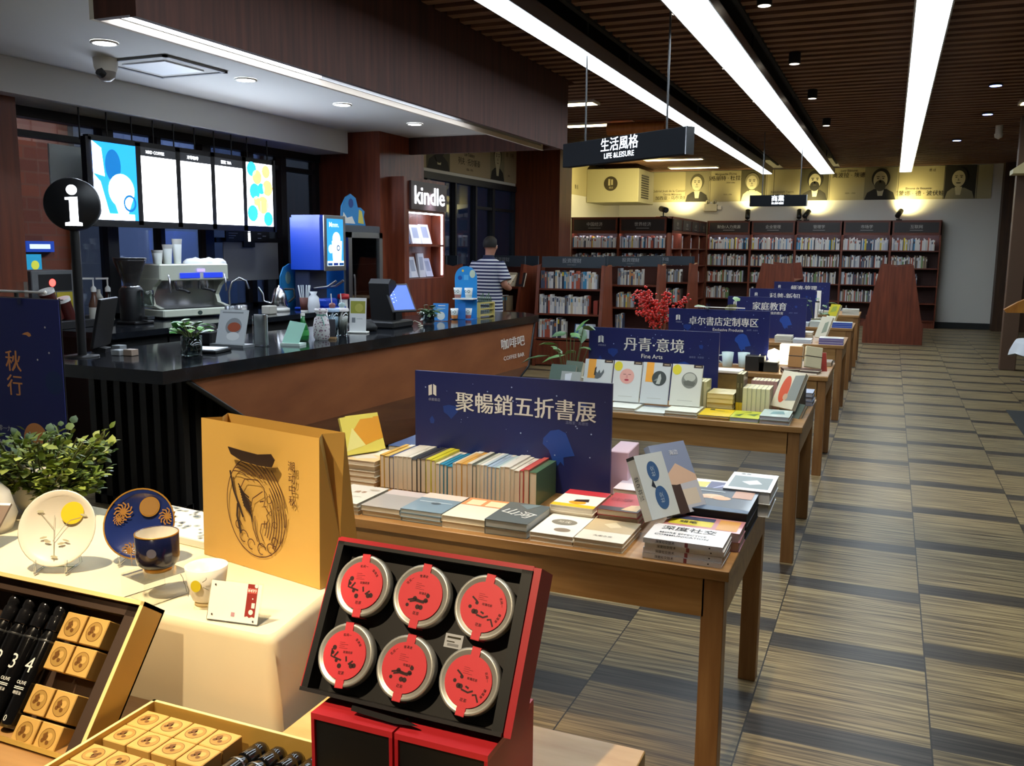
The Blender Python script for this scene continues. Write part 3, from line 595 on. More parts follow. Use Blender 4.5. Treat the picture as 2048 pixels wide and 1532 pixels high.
stack(('cream','under the yellow display book at the sale table end'),-1.92,-1.74,2.83,.20,5,.0205,'#e0d9c6',[('r',0,0,1,.5,'#d9b98a'),('p',[(.1,.3),(.6,.5),(.9,.3),(.5,.1)],'#c9c3b5')])
stack(('navy','with pale fish shapes behind the yellow display book'),-1.84,-1.62,3.1,.25,4,.026,'#34507f',[('p',[(.2,.6),(.4,.7),(.5,.6),(.35,.5)],'#b9c9d9'),('p',[(.6,.3),(.8,.42),(.85,.3)],'#b9c9d9')])
for i,(y,q) in enumerate(((2.86,'front'),(2.90,'rear'))):
    book(T(-1.885,y,TZ+.1035)@RZ(62)@RX(66),.145,.150,.014,'#dcd060',q+' one of the two yellow books propped open on the cream stack','books on the sale table',[('p',[(.2,.5),(.6,.9),(1,.9),(1,.3),(.6,.2)],'#d99a2c'),('p',[(0,.1),(.6,.2),(.3,.7)],'#e3dd8a')])
# leaning display books
book(T(-.652,2.64,.802)@RZ(60)@RX(64),.125,.205,.036,'#cdd6d8','thick white book with blue ovals leaning over the pink books','books on the sale table',[('o',.5,.72,.2,.26,'#3f6190'),('o',.55,.3,.22,.3,'#3f6190'),('t','社交',.5,.72,.14,'#b8c9d8',90),('t','社交',.55,.3,.14,'#b8c9d8',90),('p',[(.3,.5),(.45,.45),(.4,.6)],'#2d3440')],spine='#e3e2da',sdeco=[('t','我在芬兰',.5,.5,.55,'#3b3f45'),('r',0,0,.05,1,'#26282c')])
book(T(-.60,2.72,.80)@RZ(58)@RX(60),.16,.235,.025,'#8a97b4','grey blue book with tan cover leaning behind the oval book','books on the sale table',[('p',[(0,.45),(.55,.7),(1,.5),(1,.42),(.4,.4)],'#d8b8a0'),('r',0,0,.5,.42,'#4b3c38'),('r',.5,.0,1,.42,'#c4c6cf'),('r',.5,.1,.9,.32,'#d9cdbb'),('t','海边',.6,.85,.12,'#dfe3ea')])
# the row of books standing on their fore-edges, spines up
r=random.Random(11); x=-1.728; i=0
cols=['#d9a93a','#d8b75a','#4b5a86','#e0d9c8','#e3dcc9','#ddd6c2','#e2dccb','#3a3b3e','#2f3236','#5c564c','#d9d13a','#d6cc2e','#e1dac6','#3a8fae','#3588a8','#2f86a6','#d8d2bf','#e0b060','#dba64a','#d9d4c4','#5f6456','#c9cdbb','#e6e3d9','#b8c9d2','#a9bdd0','#a3b9c9','#b5cdcb','#dfe0d8','#e4e0d4','#d9d3c4','#e3ddcf','#b8443f','#c95a50','#4e6f52']
cn=['ochre','ochre','blue','cream','cream','cream','white','black','black','brown','yellow','yellow','cream','teal','teal','teal','cream','orange','orange','cream','olive','pale','white','pale blue','pale blue','pale blue','pale green','white','white','cream','white','red','red','green']
while x < -1.03 and i < len(cols):
    tt=r.uniform(.0128,.0222) if i<len(cols)-1 else .028; hh=r.choice((.205,.21,.215,.20)); ww=.130+r.uniform(-.006,.004)-(.012 if 12<=i<=15 else 0)
    # spine up: local x -> -Z, y -> +Y, z -> -X... thickness runs along +X
    M=T(x,2.85,TZ+ww)@frame((0,0,-1),(0,1,0),(1,0,0))@(RY(0))
    book(M,ww,hh,tt,cols[i],'%s book spine up before the sale sign, %s from the yellow books'%(cn[i],ORD[i]),'books standing in a row before the sale sign',(),None,'#d8ccb6',True,[('t','书名文字',.35,.5,.5,'#8a8272')] if i%3==0 else ([('r',.0,.0,.16,1,'#e3dfd2')] if i%4==1 else ()))
    x+=tt+.0012; i+=1
# --- fine arts table
G='books on the fine arts table'
for i,(x0,w,lab,tabc,art) in enumerate(((-1.625,.168,'with an orange tab and half circle cityscape','#e8a33a',0),(-1.447,.165,'with a yellow dot and a pink portrait in a circle','#cfc52c',1),(-1.275,.160,'with an orange tab and a dark figure in a circle','#e8a33a',2),(-1.105,.172,'with a yellow dot and a grey landscape in a circle','#d6cb2e',3))):
    d=[('r',.70,.92,1,1,'#35261f'),('r',.76,.95,.95,.97,'#b9a58a'),('r',.25,.12,.75,.13,'#a9aaa2')]
    d+= [('r',.13,.52,.40,1,tabc)] if i%2==0 else [('o',.16,.86,.15,.17,tabc)]
    cc={0:'#5c6468',1:'#d9a39a',2:'#3a4242',3:'#7c7f78'}[i]; cx=(.5,.5,.62,.60)[i]
    d+= [('o',cx,.62,.26,.27,cc)] if i else [('p',[(.40,.72),(.48,.66),(.55,.74),(.6,.65),(.7,.76),(.72,.68),(.62,.55),(.5,.51),(.40,.52)],cc),('p',[(.38,.78),(.44,.82),(.42,.60),(.36,.60)],'#332d2b')]
    if i==1: d+=[('o',.5,.53,.08,.035,'#a3283c'),('r',.36,.66,.46,.675,'#6d4a48'),('r',.54,.66,.64,.675,'#6d4a48'),('p',[(.48,.66),(.52,.66),(.54,.58),(.46,.58)],'#c98d86')]
    if i==2: d+=[('p',[(.52,.48),(.60,.70),(.66,.74),(.70,.62),(.66,.48)],'#b5bab6'),('p',[(.42,.55),(.55,.62),(.57,.56)],'#7e8683')]
    if i==3: d+=[('o',.60,.69,.19,.14,'#b5b8ae'),('p',[(.40,.58),(.55,.62),(.80,.57),(.75,.48),(.45,.49)],'#62655e')]
    book(T(x0,4.96,TZ+.030)@RX(72),w,.238,.018,('#c9d0d2','#cdd2d2','#c5cbce','#d3d5cc')[i],'upright pale grey art book '+lab,G,d)
stack(('pale','flat on the fine arts table by the sale sign'),-1.43,-1.258,4.785,.22,2,.014,'#dfe4de',z=TZ,group=G)
stack(('white','flat on the fine arts table below the dark figure cover'),-1.252,-1.093,4.775,.22,1,.016,'#d6dedc',z=TZ,group=G)
stack(('white','flat on the fine arts table under the landscape cover'),-1.09,-.915,4.785,.22,2,.016,'#e2e6da',z=TZ,group=G)
stack(('bright yellow','flat at the fine arts table front'),-.908,-.742,4.785,.22,2,.012,'#e9c81f',[('r',.2,.75,.35,.95,'#4a4226'),('r',.35,.72,.7,.76,'#5c5430'),('r',.5,.6,.85,.64,'#a38d28')],pages='#cfc0a8',group=G)
stack(('leaf green and yellow','flat at the fine arts table front'),-.740,-.59,4.785,.22,1,.024,'#c9cf3a',[('p',[(.1,.3),(.4,.6),(.3,.2)],'#4f6a3a'),('p',[(.5,.5),(.9,.7),(.8,.3)],'#5c7434'),('p',[(.3,.8),(.6,.95),(.6,.7)],'#8f9a30')],pages='#a9aebb',group=G)
stack(('pale teal','flat at the fine arts table corner'),-.586,-.435,4.785,.22,2,.022,'#b9cdc9',[('p',[(.3,.3),(.8,.4),(.7,.8),(.35,.7)],'#5f8f93'),('r',.1,.85,.5,.9,'#8aa5a5')],pages='#c2c2c8',group=G)
def standing(x,y,n,t,w,h,cov,what,group,fc='#d8d2ae',spinefront=False,deco=(),z=TZ,sdeco=(),pages='#d8d2ae'):
    for i in range(n):
        if spinefront: M=T(x+i*(t+.001),y,z)@frame((0,1,0),(0,0,1),(1,0,0))      # spine to the aisle end (-Y), upright
        else: M=T(x+i*(t+.001)+t,y+w,z)@frame((0,-1,0),(0,0,1),(-1,0,0))          # fore-edge towards -Y
        book(M,w,h,t,cov,'%s, %s counted from the sign'%(what,ORD[i]) if n>1 else what,group,deco if i==n-1 else (),None,pages,True,sdeco)
standing(-.975,5.05,3,.019,.15,.165,'#c9caa0','thin upright olive book beside the landscape art book',G)
stack(('straw yellow','piled next to the upright olive books'),-.908,-.762,5.03,.20,4,.0265,'#d8c88a',pages='#d9c58d',group=G,deco=[('p',[(.3,.3),(.7,.5),(.5,.7)],'#b9a86a')])
standing(-.757,5.09,2,.0185,.16,.215,'#57513a','tall olive book with a yellow foot band',G,spinefront=True,sdeco=[('r',.75,0,1,1,'#dfc02a'),('t','Artist',.3,.5,.6,'#b5aa80')])
standing(-.715,5.05,6,.0235,.17,.145,'#cfcdb0','white edged upright book in the row of six',G,deco=[('r',.1,.1,.9,.9,'#55594a')])
standing(-.70,5.27,7,.020,.14,.16,'#b58a86','striped red and grey book behind the row of six',G,spinefront=True)
book(T(-.555,5.13,TZ+.035)@RZ(-38)@RX(64),.16,.215,.028,'#d9d2bb','white art book with a red oval leaning at the fine arts table corner',G,[('o',.36,.5,.2,.5,'#cf5a3c'),('p',[(.55,.2),(1,.25),(1,.95),(.6,.9)],'#8a8f8c'),('o',.5,.3,.10,.12,'#c9a58a')],spine='#b9b49c')
book(T(-.545,5.09,TZ)@RZ(-38)@RX(58)@T(0,0,-.04),.16,.10,.022,'#5d6a62','dark green book under the leaning red oval book',G)
tag(MB().bbox((-.56,5.33,TZ),(-.405,5.42,TZ+.145),mat('#3f3d38',.4),.002).rect(-.485,.06+TZ,-.44,TZ+.11,0,WHITE,T(0,5.3285,0)@FACE_Y).obj('boxed_book'),'dark boxed book with a white price label at the fine arts table corner','book')
stack(('grey blue','at the aisle edge behind the dark boxed book'),-.50,-.372,5.47,.17,3,.026,'#7f8fb0',pages='#b7bac6',group=G)
tag(MB().bbox((-1.0,5.50,TZ),(-.80,5.62,TZ+.16),wood('box_brown','#5c4a28','#8a7440',(4,4,4),.4),.003).bbox((-1.005,5.495,TZ+.16),(-.795,5.625,TZ+.178),WHITE,.003).obj('storage_box'),'brown box with a white lid standing behind the fine arts sign end','box')
stack(('sage green','leaning pile behind the sale sign beside the potted lily'),-1.86,-1.70,5.0,.22,1,.03,'#51675a',group=G,R=RX(64)@RZ(0))
book(T(-1.80,5.10,TZ)@RZ(-15)@RX(70),.12,.23,.035,'#6d7a6c','grey green book standing at the far end of the fine arts table',G,(),'#7f8a80')
book(T(-1.76,4.93,TZ+.02)@RX(68),.12,.17,.02,'#a9aea8','grey book with a white flower standing at the fine arts table end',G,[('p',[(.2,.9),(.55,.95),(.5,.5),(.25,.45)],'#e3e6ea'),('p',[(.4,.3),(.8,.5),(.9,.3),(.6,.1)],'#3c4250')])
stack(('thick white','beside the cityscape art book'),-1.69,-1.585,5.06,.13,1,.12,'#d5d2c4',group=G,z=TZ+.02)
# --- gift table with cups, notebooks and lamp
def cup(X,label,group=None,col=None):
    t=thing('mug',label,'cup',X,group); c=col or mat('#c3dbe0',.3)
    MB().lathe([(.0,.0),(.034,0),(.037,.004),(.047,.115),(.0445,.115),(.035,.008),(.0,.007)],c,24).obj('body',t)
    MB().tube([(-.043,0,.09),(-.075,0,.085),(-.08,0,.05),(-.04,0,.03)],.006,c).obj('handle',t); return t
c=cup(T(-1.13,7.08,TZ),'pale blue mug with its handle towards the exclusive products sign','mugs on the gift table')
copy_tree(c,None,T(-1.01,7.1,TZ)@RZ(150),'pale blue mug beside the tall dark box')
tag(MB().bbox((-.97,6.90,TZ),(-.83,7.0,TZ+.115),mat('#2b2a28',.4),.003).obj('gift_box'),'tall dark gift box between the mugs and the glowing lamp','box')
t=thing('gift_box','dark gift box with a clear sleeve in front of the glowing lamp','box',T(-.80,6.9,TZ)); MB().bbox((-.07,0,0),(.07,.11,.075),mat('#3a3930',.4),.003).obj('body',t); MB().bbox((-.073,-.004,.06),(.06,.113,.125),CLEAR,.003).obj('sleeve',t)
t=thing('table_lamp','small glowing white lamp among the gift boxes','lamp',T(-.80,7.25,TZ)); MB().lathe([(.045,0),(.04,.05),(.0,.05)],WHITE,20).obj('base',t)
MB().lathe([(.0,.05),(.035,.055),(.052,.085),(.045,.125),(.0,.145)],mat('#ffeec8',.4,emit=6),20).obj('lamp_shade',t)
spot((-.80,7.2,TZ+.24),(-.6,7.2,TZ),1.6,(1,.9,.7),150,1,.05)
tag(MB().bbox((-.77,7.35,TZ),(-.60,7.45,TZ+.17),mat('#e6e0cc',.5),.003).obj('gift_box'),'cream gift box behind the glowing lamp','box')
stack(('plain white','under the cream gift box by the lamp'),-.79,-.62,7.14,.17,1,.035,'#e8e4d8',group='books on the gift table')
def notebook(X,w,h,t_,col,lab,strap=True):
    t=thing('notebook',lab,'notebook',X,'bound notebooks on the gift table')
    MB().bbox((0,0,0),(w,h,t_),mat(col,.6),.003).obj('cover',t); MB().box((.004,-.001,.004),(w+.001,h+.001,t_-.004),PAPER).obj('pages',t)
    if strap: MB().box((-.001,h*.52,-.001),(w+.0015,h*.52+.006,t_+.001),mat('#2c201a',.5)).obj('strap',t)
notebook(T(-.665,7.02,TZ+.03)@RZ(-8)@RX(76),.10,.16,.03,'#a5763f','tan notebook with a strap standing upright beside the lamp')
notebook(T(-.555,7.00,TZ+.04)@RZ(24)@RY(8)@RX(74),.125,.16,.03,'#c6bf9f','cream notebook with a strap leaning beside the tan notebook')
notebook(T(-.50,7.06,TZ)@RZ(24)@RX(74)@T(0,0,-.03),.125,.15,.02,'#a33a30','red notebook half hidden behind the cream notebook',False)
for i,(x,y,a,z,lab) in enumerate(((-.70,6.90,12,0,'bottom one of the first pair'),(-.69,6.91,18,.018,'top one of the first pair'),(-.585,6.90,-14,0,'bottom one by the aisle'),(-.575,6.91,-8,.018,'top one by the aisle'))):
    notebook(T(x,y,TZ+z)@RZ(a),.14,.10,.016,('#4a3023','#5a3a2a','#3d2820','#52352a')[i],'flat dark leather notebook before the standing notebooks, '+lab)
tag(MB().box((-.60,6.83,TZ),(-.37,7.15,TZ+.003),mat('#b9a692',.7)).obj('paper_sheet'),'large beige paper sheet lying at the gift table corner','paper')
t=thing('paper_box','flat grey paper box at the back corner of the gift table','box',T(-.55,7.45,TZ)); MB().bbox((0,0,0),(.17,.2,.035),mat('#8f8273',.6),.003).obj('body',t)
# display frames, clips
t=thing('sign_clip','clear poster clip rod with two clips on the exclusive products sign','clip',T(-1.24,7.25,1.178)); MB().tube([(-.20,0,.012),(.20,0,.012)],.004,WHITE).obj('rod',t)
for x in (-.09,.09): MB().box((x-.012,-.012,-.02),(x+.012,.012,.04),CLEAR).obj('clip',t)
# red berry bouquet
rr_=random.Random(5); t=thing('berry_bouquet','bunch of glossy red berry branches behind the fine arts sign','bouquet',T(-1.73,7.4,TZ))
MB().lathe([(.05,0),(.065,.02),(.055,.16),(.06,.20),(.055,.20),(.048,.02),(.0,.015)],mat('#d9d5cc',.4),20).obj('vase',t)
ico=[]; ph=(1+5**.5)/2
iv=[Vector(v).normalized() for v in ((-1,ph,0),(1,ph,0),(-1,-ph,0),(1,-ph,0),(0,-1,ph),(0,1,ph),(0,-1,-ph),(0,1,-ph),(ph,0,-1),(ph,0,1),(-ph,0,-1),(-ph,0,1))]
ifc=[(0,11,5),(0,5,1),(0,1,7),(0,7,10),(0,10,11),(1,5,9),(5,11,4),(11,10,2),(10,7,6),(7,1,8),(3,9,4),(3,4,2),(3,2,6),(3,6,8),(3,8,9),(4,9,5),(2,4,11),(6,2,10),(8,6,7),(9,8,1)]
st=MB(); be=MB(); BER=mat('#d32a22',.2,coat=.5)
for i in range(16):
    a=rr_.uniform(0,2*PI); L=rr_.uniform(.26,.47); sp=rr_.uniform(.14,.27)
    pts=[Vector((0,0,.15))+Vector((math.cos(a)*sp*q*q**.3,math.sin(a)*sp*q*.6,L*q-.05*q*q)) for q in (0,.3,.6,.85,1)]
    st.tube(pts,.004,mat('#5a2a1c',.6),5)
    for q in range(46):
        f=rr_.uniform(.35,1); k=f*4; j=min(int(k),3); p=pts[j].lerp(pts[j+1],k-j)
        p+=Vector((rr_.gauss(0,.024),rr_.gauss(0,.024),rr_.gauss(0,.02))); R_=rr_.uniform(.009,.013)
        be.add([p+v*R_ for v in iv],ifc,BER,None,True)
st.obj('stems',t); be.obj('berries',t,kind='stuff')
# --- family education, popular science and economics tables
for yb,gq,tb in ((9.2,'books on the family education table','family education table'),(11.33,'books on the popular science table','popular science table'),(13.7,'books on the economics table','economics table')):
    r=random.Random(int(yb*10)); x=-1.02; k=0
    specs={9.2:[('white','#e4e4e2','#dcdcda'),('pale grey','#d5d8d8','#d8d8d4'),('white','#ecebe6','#dedede'),('cream','#e6dfcc','#d9d3c4'),('white','#e6e8ea','#d5d8dc'),('white','#eeeeea','#e0e0dc')],
      11.33:[('white','#e2e4e6','#d9dadc'),('grey','#c5c9cc','#d0d0d0'),('white','#eceae6','#dcdcda'),('white','#dde3ea','#cfd4da'),('pale green','#cfd8cc','#d5d8d0'),('blue','#3f5fb0','#c9ccd4')],
      13.7:[('cream','#e3dccb','#d8d0bf'),('white','#e9e7e2','#dad8d4'),('pale pink','#dcc9c4','#d6cfc8'),('white','#e6e6e2','#d8d8d4'),('cream','#dfd8c4','#d3ccba'),('white','#eae8e0','#d9d7d0')]}[yb]
    where=['at its far end','next to the end stack','below the sign','under the sign end','past the sign end','by the aisle corner']
    for (cnm,cv,pg),wh in list(zip(specs,where))[3:]:
        w=r.uniform(.15,.18); n=r.choice((2,3)); w2=w
        if wh.startswith('by the aisle'):
            sp={9.2:'#7a6fa8',11.33:'#2d4fb8',13.7:'#cfc9b8'}[yb]
            stack((cnm,'%s of the %s'%(wh,tb)),-.375,-.605,yb+.015,.17,3 if yb!=13.7 else 4,.022,cv if yb!=11.33 else '#b9ccd6',[('r',.2,.2,.5,.8,'#9fb5b8')],spine=sp,R=RZ(90),w=.17,h=.225,group=gq,pages=pg)
        else:
            stack((cnm,'%s on the %s'%(wh,tb)),x,x+w,yb+.015,.21,n,r.uniform(.016,.024),cv,[('r',.15,.55,.8,.6,'#a9adb0'),('r',.15,.75,.6,.83,r.choice(('#8a93a0','#b59a84','#7c8a80')))],group=gq,pages=pg)
            x+=w+.012+ (.10 if wh.startswith('next') else 0)
            if x+.2>-.63: x=-.63-.19
    stack(('pale','behind the sign on the %s'%tb),-.86,-.70,yb+.50,.21,3,.024,'#d9d2c2',group=gq)
book(T(-.66,9.62,TZ+.03)@RZ(-42)@RX(66),.15,.225,.022,'#c3c0ae','pale display book leaning on the family education table','books on the family education table',[('p',[(.5,.2),(.9,.3),(.8,.8),(.5,.7)],'#7f8a7a')],spine='#b5b3a4')
book(T(-.70,11.95,TZ+.03)@RZ(-42)@RX(66),.155,.225,.03,'#b8b02e','yellow green display book with blue spine leaning on the popular science table','books on the popular science table',[('r',0,0,1,.3,'#d2d5c0'),('p',[(.2,.5),(.8,.6),(.7,.9),(.3,.85)],'#8a9a40')],spine='#3c4a86')
t=thing('card_stand','white upright card board on the popular science table','card',T(-.88,12.02,TZ)@RZ(-20)); MB().box((-.05,0,.0),(.06,.012,.26),WHITE,RX(-8)).obj('card',t)
MB().box((-.05,.013,.0),(.06,.02,.28),BLACK,RX(-8)).obj('back',t)
tag(MB().bbox((-.975,13.96,TZ),(-.915,13.98,TZ+.33),WHITE,.002).obj('card_stand'),'tall narrow white card standing on the economics table','card')
def leafy(name,label,X,n,H,W,Ls,cols,pot=None,seed=1,flat=.5,up=.6,r0=.06,dens=0,thin=1):
    t=thing(name,label,'plant',X); r=random.Random(seed); st=MB(); lf=MB(); ms=[mat(c,.42) for c in cols]
    for i in range(n):
        a=r.uniform(0,2*PI); f=r.random()**.6; hh=H*(.35+.65*r.random()); tip=Vector((math.cos(a)*W*f,math.sin(a)*W*f*flat,hh)); b0=Vector((math.cos(a)*r0*f,math.sin(a)*r0*f,r0*.5))
        mid=b0.lerp(tip,.5)+Vector((0,0,H*.08)); st.tube([b0,mid,tip],.0025,ms[0],5)
        k=dens or (r.randint(3,5) if Ls<.09 else 1)
        for j in range(k):
            q=r.uniform(.35,1.05) if k>1 else 1; p=b0.lerp(tip,q)+Vector((r.gauss(0,.01),r.gauss(0,.01),0)) if k>1 else tip
            d=Vector((math.cos(a)+r.gauss(0,.6),(math.sin(a)+r.gauss(0,.6)),r.uniform(-.2,up))).normalized(); sd=d.cross(Vector((r.gauss(0,.3),r.gauss(0,.3),1))).normalized(); L=Ls*r.uniform(.7,1.2); w=L*thin*(.27 if Ls>.09 else .34); nrm=sd.cross(d)
            pts=[p, p+d*L*.3+sd*w, p+d*L*.65+sd*w*.85, p+d*L+nrm*-L*.12, p+d*L*.65-sd*w*.85, p+d*L*.3-sd*w, p+d*L*.35+nrm*L*.07, p+d*L*.7+nrm*L*.03]
            lf.add(pts,[(0,1,6),(1,2,7,6),(2,3,7),(0,6,5),(6,7,4,5),(7,3,4)],r.choice(ms[1:]),None,True)
    st.obj('stem',t); lf.obj('foliage',t)
    if pot: pot(t)
    return t
def glasspot(R,H,fill):
    def f(t):
        MB().lathe([(0,.002),(R*.94,.002),(R,.01),(R,H),(R-.004,H),(R-.004,.012),(0,.010)],TUMBLER,24).obj('glass_vase',t)
        MB().lathe([(0,.012),(R-.006,.012),(R-.006,H*fill),(0,H*fill)],mat('#5d6a50',.2,alpha=.75),20).obj('water',t)
    return f
leafy('potted_lily','broad leaved lily plant in a pale pot behind the sale sign',T(-1.84,5.36,TZ),15,.43,.15,.16,['#5a6a3a','#3f6a34','#4f7d3c','#5f8f4a','#376030'],lambda t: MB().lathe([(.04,0),(.06,.02),(.075,.11),(.07,.11),(.05,.02)],mat('#c9b58a',.6),20).obj('pot',t),3,.8,.7,.06,0,.62)
leafy('potted_plant','small leafy pot plant behind the exclusive products sign',T(-1.35,8.0,TZ+.0),10,.46,.20,.17,['#5a6a3a','#7d9a62','#93ad7a','#aab58c'],lambda t: MB().lathe([(.05,0),(.06,.10),(.055,.10),(.045,.01)],mat('#b9b5a6',.6),20).obj('pot',t),4,.8,.3)
leafy('potted_plant','slim dark leaved plant beside the yellow green display book',T(-.80,11.65,TZ),9,.34,.17,.13,['#3f4a34','#2f4a30','#3d5a3a','#52704a'],lambda t: MB().lathe([(.045,0),(.07,.08),(.065,.08),(.04,.01)],mat('#77745c',.6),20).obj('pot',t),8,.8,.2)
# --- individually shelved books
def shelf_row(X, x0, x1, z, d, hmax, where, group, seed, light, nmax, last=None):
    r=random.Random(seed); x=x0; i=0
    while x<x1 and i<nmax:
        w=r.uniform(.016,.032); h=hmax*r.uniform(.74,.96); q=r.choice((0,1,2,3,4,5,8,19,0,2,16,9,7,13) if light else (9,10,6,4,8,0,1,20,15,7))
        nm={0:'white',1:'pale grey',2:'off-white',3:'pale blue',4:'grey',5:'slate',6:'dark grey',7:'blue',8:'navy',9:'tan',10:'brown',13:'red',15:'yellow',16:'blue',19:'white',20:'beige'}[q]
        book(X@T(x,-d+.025,z)@frame((0,1,0),(0,0,1),(1,0,0)),.15,h,w,PAL[q],'%s book, %s from the window end, %s'%(nm,ORD[i],where),group,(),None,'#d5cdbb',False,[('r',.08,.1,.30,.9,PAL[(q+7)%22])] if i%2 else [('r',.15,.25,.55,.75,PAL[(q+4)%22])])
        x+=w+.0008; i+=1
g='books on the sloping bookcase by the counter end'
shelf_row(XB,.06,.90,1.09,.325,.265,'top shelf by the counter end',g,1,True,32)
shelf_row(XB,.06,.78,.74,.385,.28,'middle shelf by the counter end',g,2,True,27)
shelf_row(XB,.06,.50,.40,.43,.30,'bottom shelf by the counter end',g,3,True,15)
tag(MB().bbox((.84,-.37,.74),(.90,-.22,.93),mat('#8f3a30',.4),.002,XB).obj('book'),'wide red book standing at the end of the middle shelf by the counter','book',g)
for x,c,lab in ((.58,'#3f6a9a','blue and white'),(.73,'#c3cbd6','pale grey')): book(XB@T(x,-.40,.40)@RX(68),.14,.21,.02,c,lab+' book propped face out on the bottom shelf by the counter end',g,[('r',.1,.55,.7,.95,'#dfe3e8'),('r',.5,.1,.9,.5,'#5a4f58')])
g='books on the bookcase of the reading man'
shelf_row(XA,.42,.70,.74,.385,.25,'middle shelf behind the reading man',g,6,False,8)
for x,c,lab in ((.10,'#b89a62','tan'),(.28,'#c9a845','yellow'),(.46,'#c2a173','sand'),(.60,'#c9bfa5','cream'),(.76,'#2b2a2c','black')): book(XA@T(x,-.31,1.09)@RZ(0)@RX(70),.14,.21,.03,c,lab+' book propped face out on the top shelf before the reading man',g,[('r',.35,.0,.5,.8,'#33353c'),('r',.55,.3,.9,.34,'#6b6455')] if lab=='cream' else ())
g='books on the sloping bookcase one row behind'
shelf_row(XC,.30,.76,1.09,.325,.27,'top shelf one row behind',g,8,False,16)
shelf_row(XC,.30,.76,.74,.385,.25,'middle shelf one row behind',g,9,False,10)
shelf_row(XC,.30,.60,.40,.43,.26,'bottom shelf one row behind',g,10,False,6)
# ---------------------------------------------------------------- gift display by the entrance
CZT=.90
table(-2.25,-1.005,.28,1.27,'oak table at the very front carrying the gold gift boxes')
CLOTH=NT('cream_cloth',.75); CLOTH=CLOTH.col(CLOTH.mix(CLOTH.noise(CLOTH.obj(),3.5,2),'#d9cba9','#e3d7b8'))
def draped(pts, ztop, zbot, folds, name, label, cat):
    m=MB(); out=[]; n=len(pts)
    for i in range(n):      # resample the outline with rounded corners
        p0,p1,p2=Vector(pts[i-1]),Vector(pts[i]),Vector(pts[(i+1)%n]); r=.025
        a=p1+(p0-p1).normalized()*r; b=p1+(p2-p1).normalized()*r
        out += [(a,0),(a*.25+p1*.5+b*.25,1),(b,0)]
        L=(p2-p1).length; k=max(2,int(L/.09))
        for j in range(1,k): out.append((b.lerp(p2-(p2-p1).normalized()*r,j/k),0))
    c=Vector((sum(p[0] for p in pts)/n,sum(p[1] for p in pts)/n)); rings=[]
    levels=[(ztop,-.012),(ztop-.006,-.003),(ztop-.018,.002),(ztop-.15,.006),(ztop-.35,.012),(zbot,.02)]
    for z,o in levels:
        row=[]
        for q,(p,cn) in enumerate(out):
            d=(p-c).normalized(); w=math.sin(q*1.9)*.5+math.sin(q*.77+1)*.5
            e=o+(folds*w*max(0,(ztop-z-.02))*.10)+(.035*cn*min(1,(ztop-z)/.25) if cn else 0)
            row.append((p.x+d.x*e,p.y+d.y*e,z))
        rings.append(row)
    k=len(out); vs=[v for r in rings for v in r]; fs=[(l*k+i,l*k+k+i,l*k+k+(i+1)%k,l*k+(i+1)%k) for l in range(len(levels)-1) for i in range(k)]
    m.add(vs,fs,CLOTH,None,True); m.add(rings[0],[tuple(range(k))],CLOTH)
    return tag(m.obj(name),label,cat)
draped([(-2.45,1.31),(-1.04,1.318),(-1.075,1.58),(-1.085,1.76),(-2.45,1.86)],CZT,.012,.5,'draped_tablecloth','cream cloth draped to the floor over the gift stand beneath the gold bag and plates','tablecloth')
# gold paper bag
BAGM=mat('#c9a152',.55); INKB=mat('#4a2612',.6)
a=Vector((-1.489,1.637,CZT+.001)); ex=Vector((.388,-.078,0)); bw=ex.length; ex=ex.normalized(); ey=Vector((-ex.y,ex.x,0))
X=Matrix(((ex.x,ey.x,0,a.x),(ex.y,ey.y,0,a.y),(0,0,1,a.z),(0,0,0,1)))
t=thing('paper_bag','gold paper bag with a dark ribbon handle and moon line drawing','bag',X)
H=.335; d0=.128; d1=.085; q=.006
m=MB()
F0=[(0,0,0),(bw,0,0),(bw,q+.002,H),(0,q+.002,H)]; m.quad(F0,BAGM)
B0=[(0,d0,0),(bw,d0,0),(bw,d1,H),(0,d1,H)]; m.quad([B0[1],B0[0],B0[3],B0[2]],BAGM)
for x,s in ((0,1),(bw,-1)):
    f=.030*s; v=[(x,0,0),(x,d0/2,0),(x,d0,0),(x,q+.002,H),(x+f,(q+d1)/2,H),(x,d1,H),(x,d0/2,.10)]
    m.add(v,[(0,6,3),(1,6,0),(1,2,6),(6,2,5),(3,6,4),(6,5,4)] if s<0 else [(0,3,6),(1,0,6),(1,6,2),(6,5,2),(3,4,6),(6,4,5)],BAGM)
m.quad([(0,0,0),(0,d0,0),(bw,d0,0),(bw,0,0)],BAGM); m.quad([(0,q+.004,H-.04),(bw,q+.004,H-.04),(bw,q+.004,H),(0,q+.004,H)],BAGM); m.obj('bag_body',t)
FBG=FACE_Y@T(0,0,.0012)
rib=[(.115,H-.052),(.165,H-.055),(.215,H-.057),(.26,H-.050),(.272,H-.062),(.262,H-.080),(.22,H-.082),(.16,H-.079),(.125,H-.068)]
MB().prism(rib,.004,.006,mat('#2b1a12',.4),FBG@T(0,0,.002)).obj('handle',t,label='dark brown ribbon handle')
m=MB(); cx,cz,R_=.196,.150,.100     # the moon drawing on the front
for i in range(24):
    r=.018+i*.0066
    pts=[]
    for j in range(40):
        aa=-1.3+j*(3.7/39); x=cx-.06+r*1.25*math.cos(aa); z=cz-.02+r*1.25*math.sin(aa)
        if (x-cx)**2+((z-cz)/1.16)**2 < R_*R_ and (x-cx>.046 or z-cz>.070 or (x-cx>.024 and z-cz<-.02 and z-cz>-.07)): pts.append((x,z))
        elif len(pts)>1: m.stroke(pts,.0026,0,INKB,FBG); pts=[]
        else: pts=[]
    if len(pts)>1: m.stroke(pts,.0026,0,INKB,FBG)
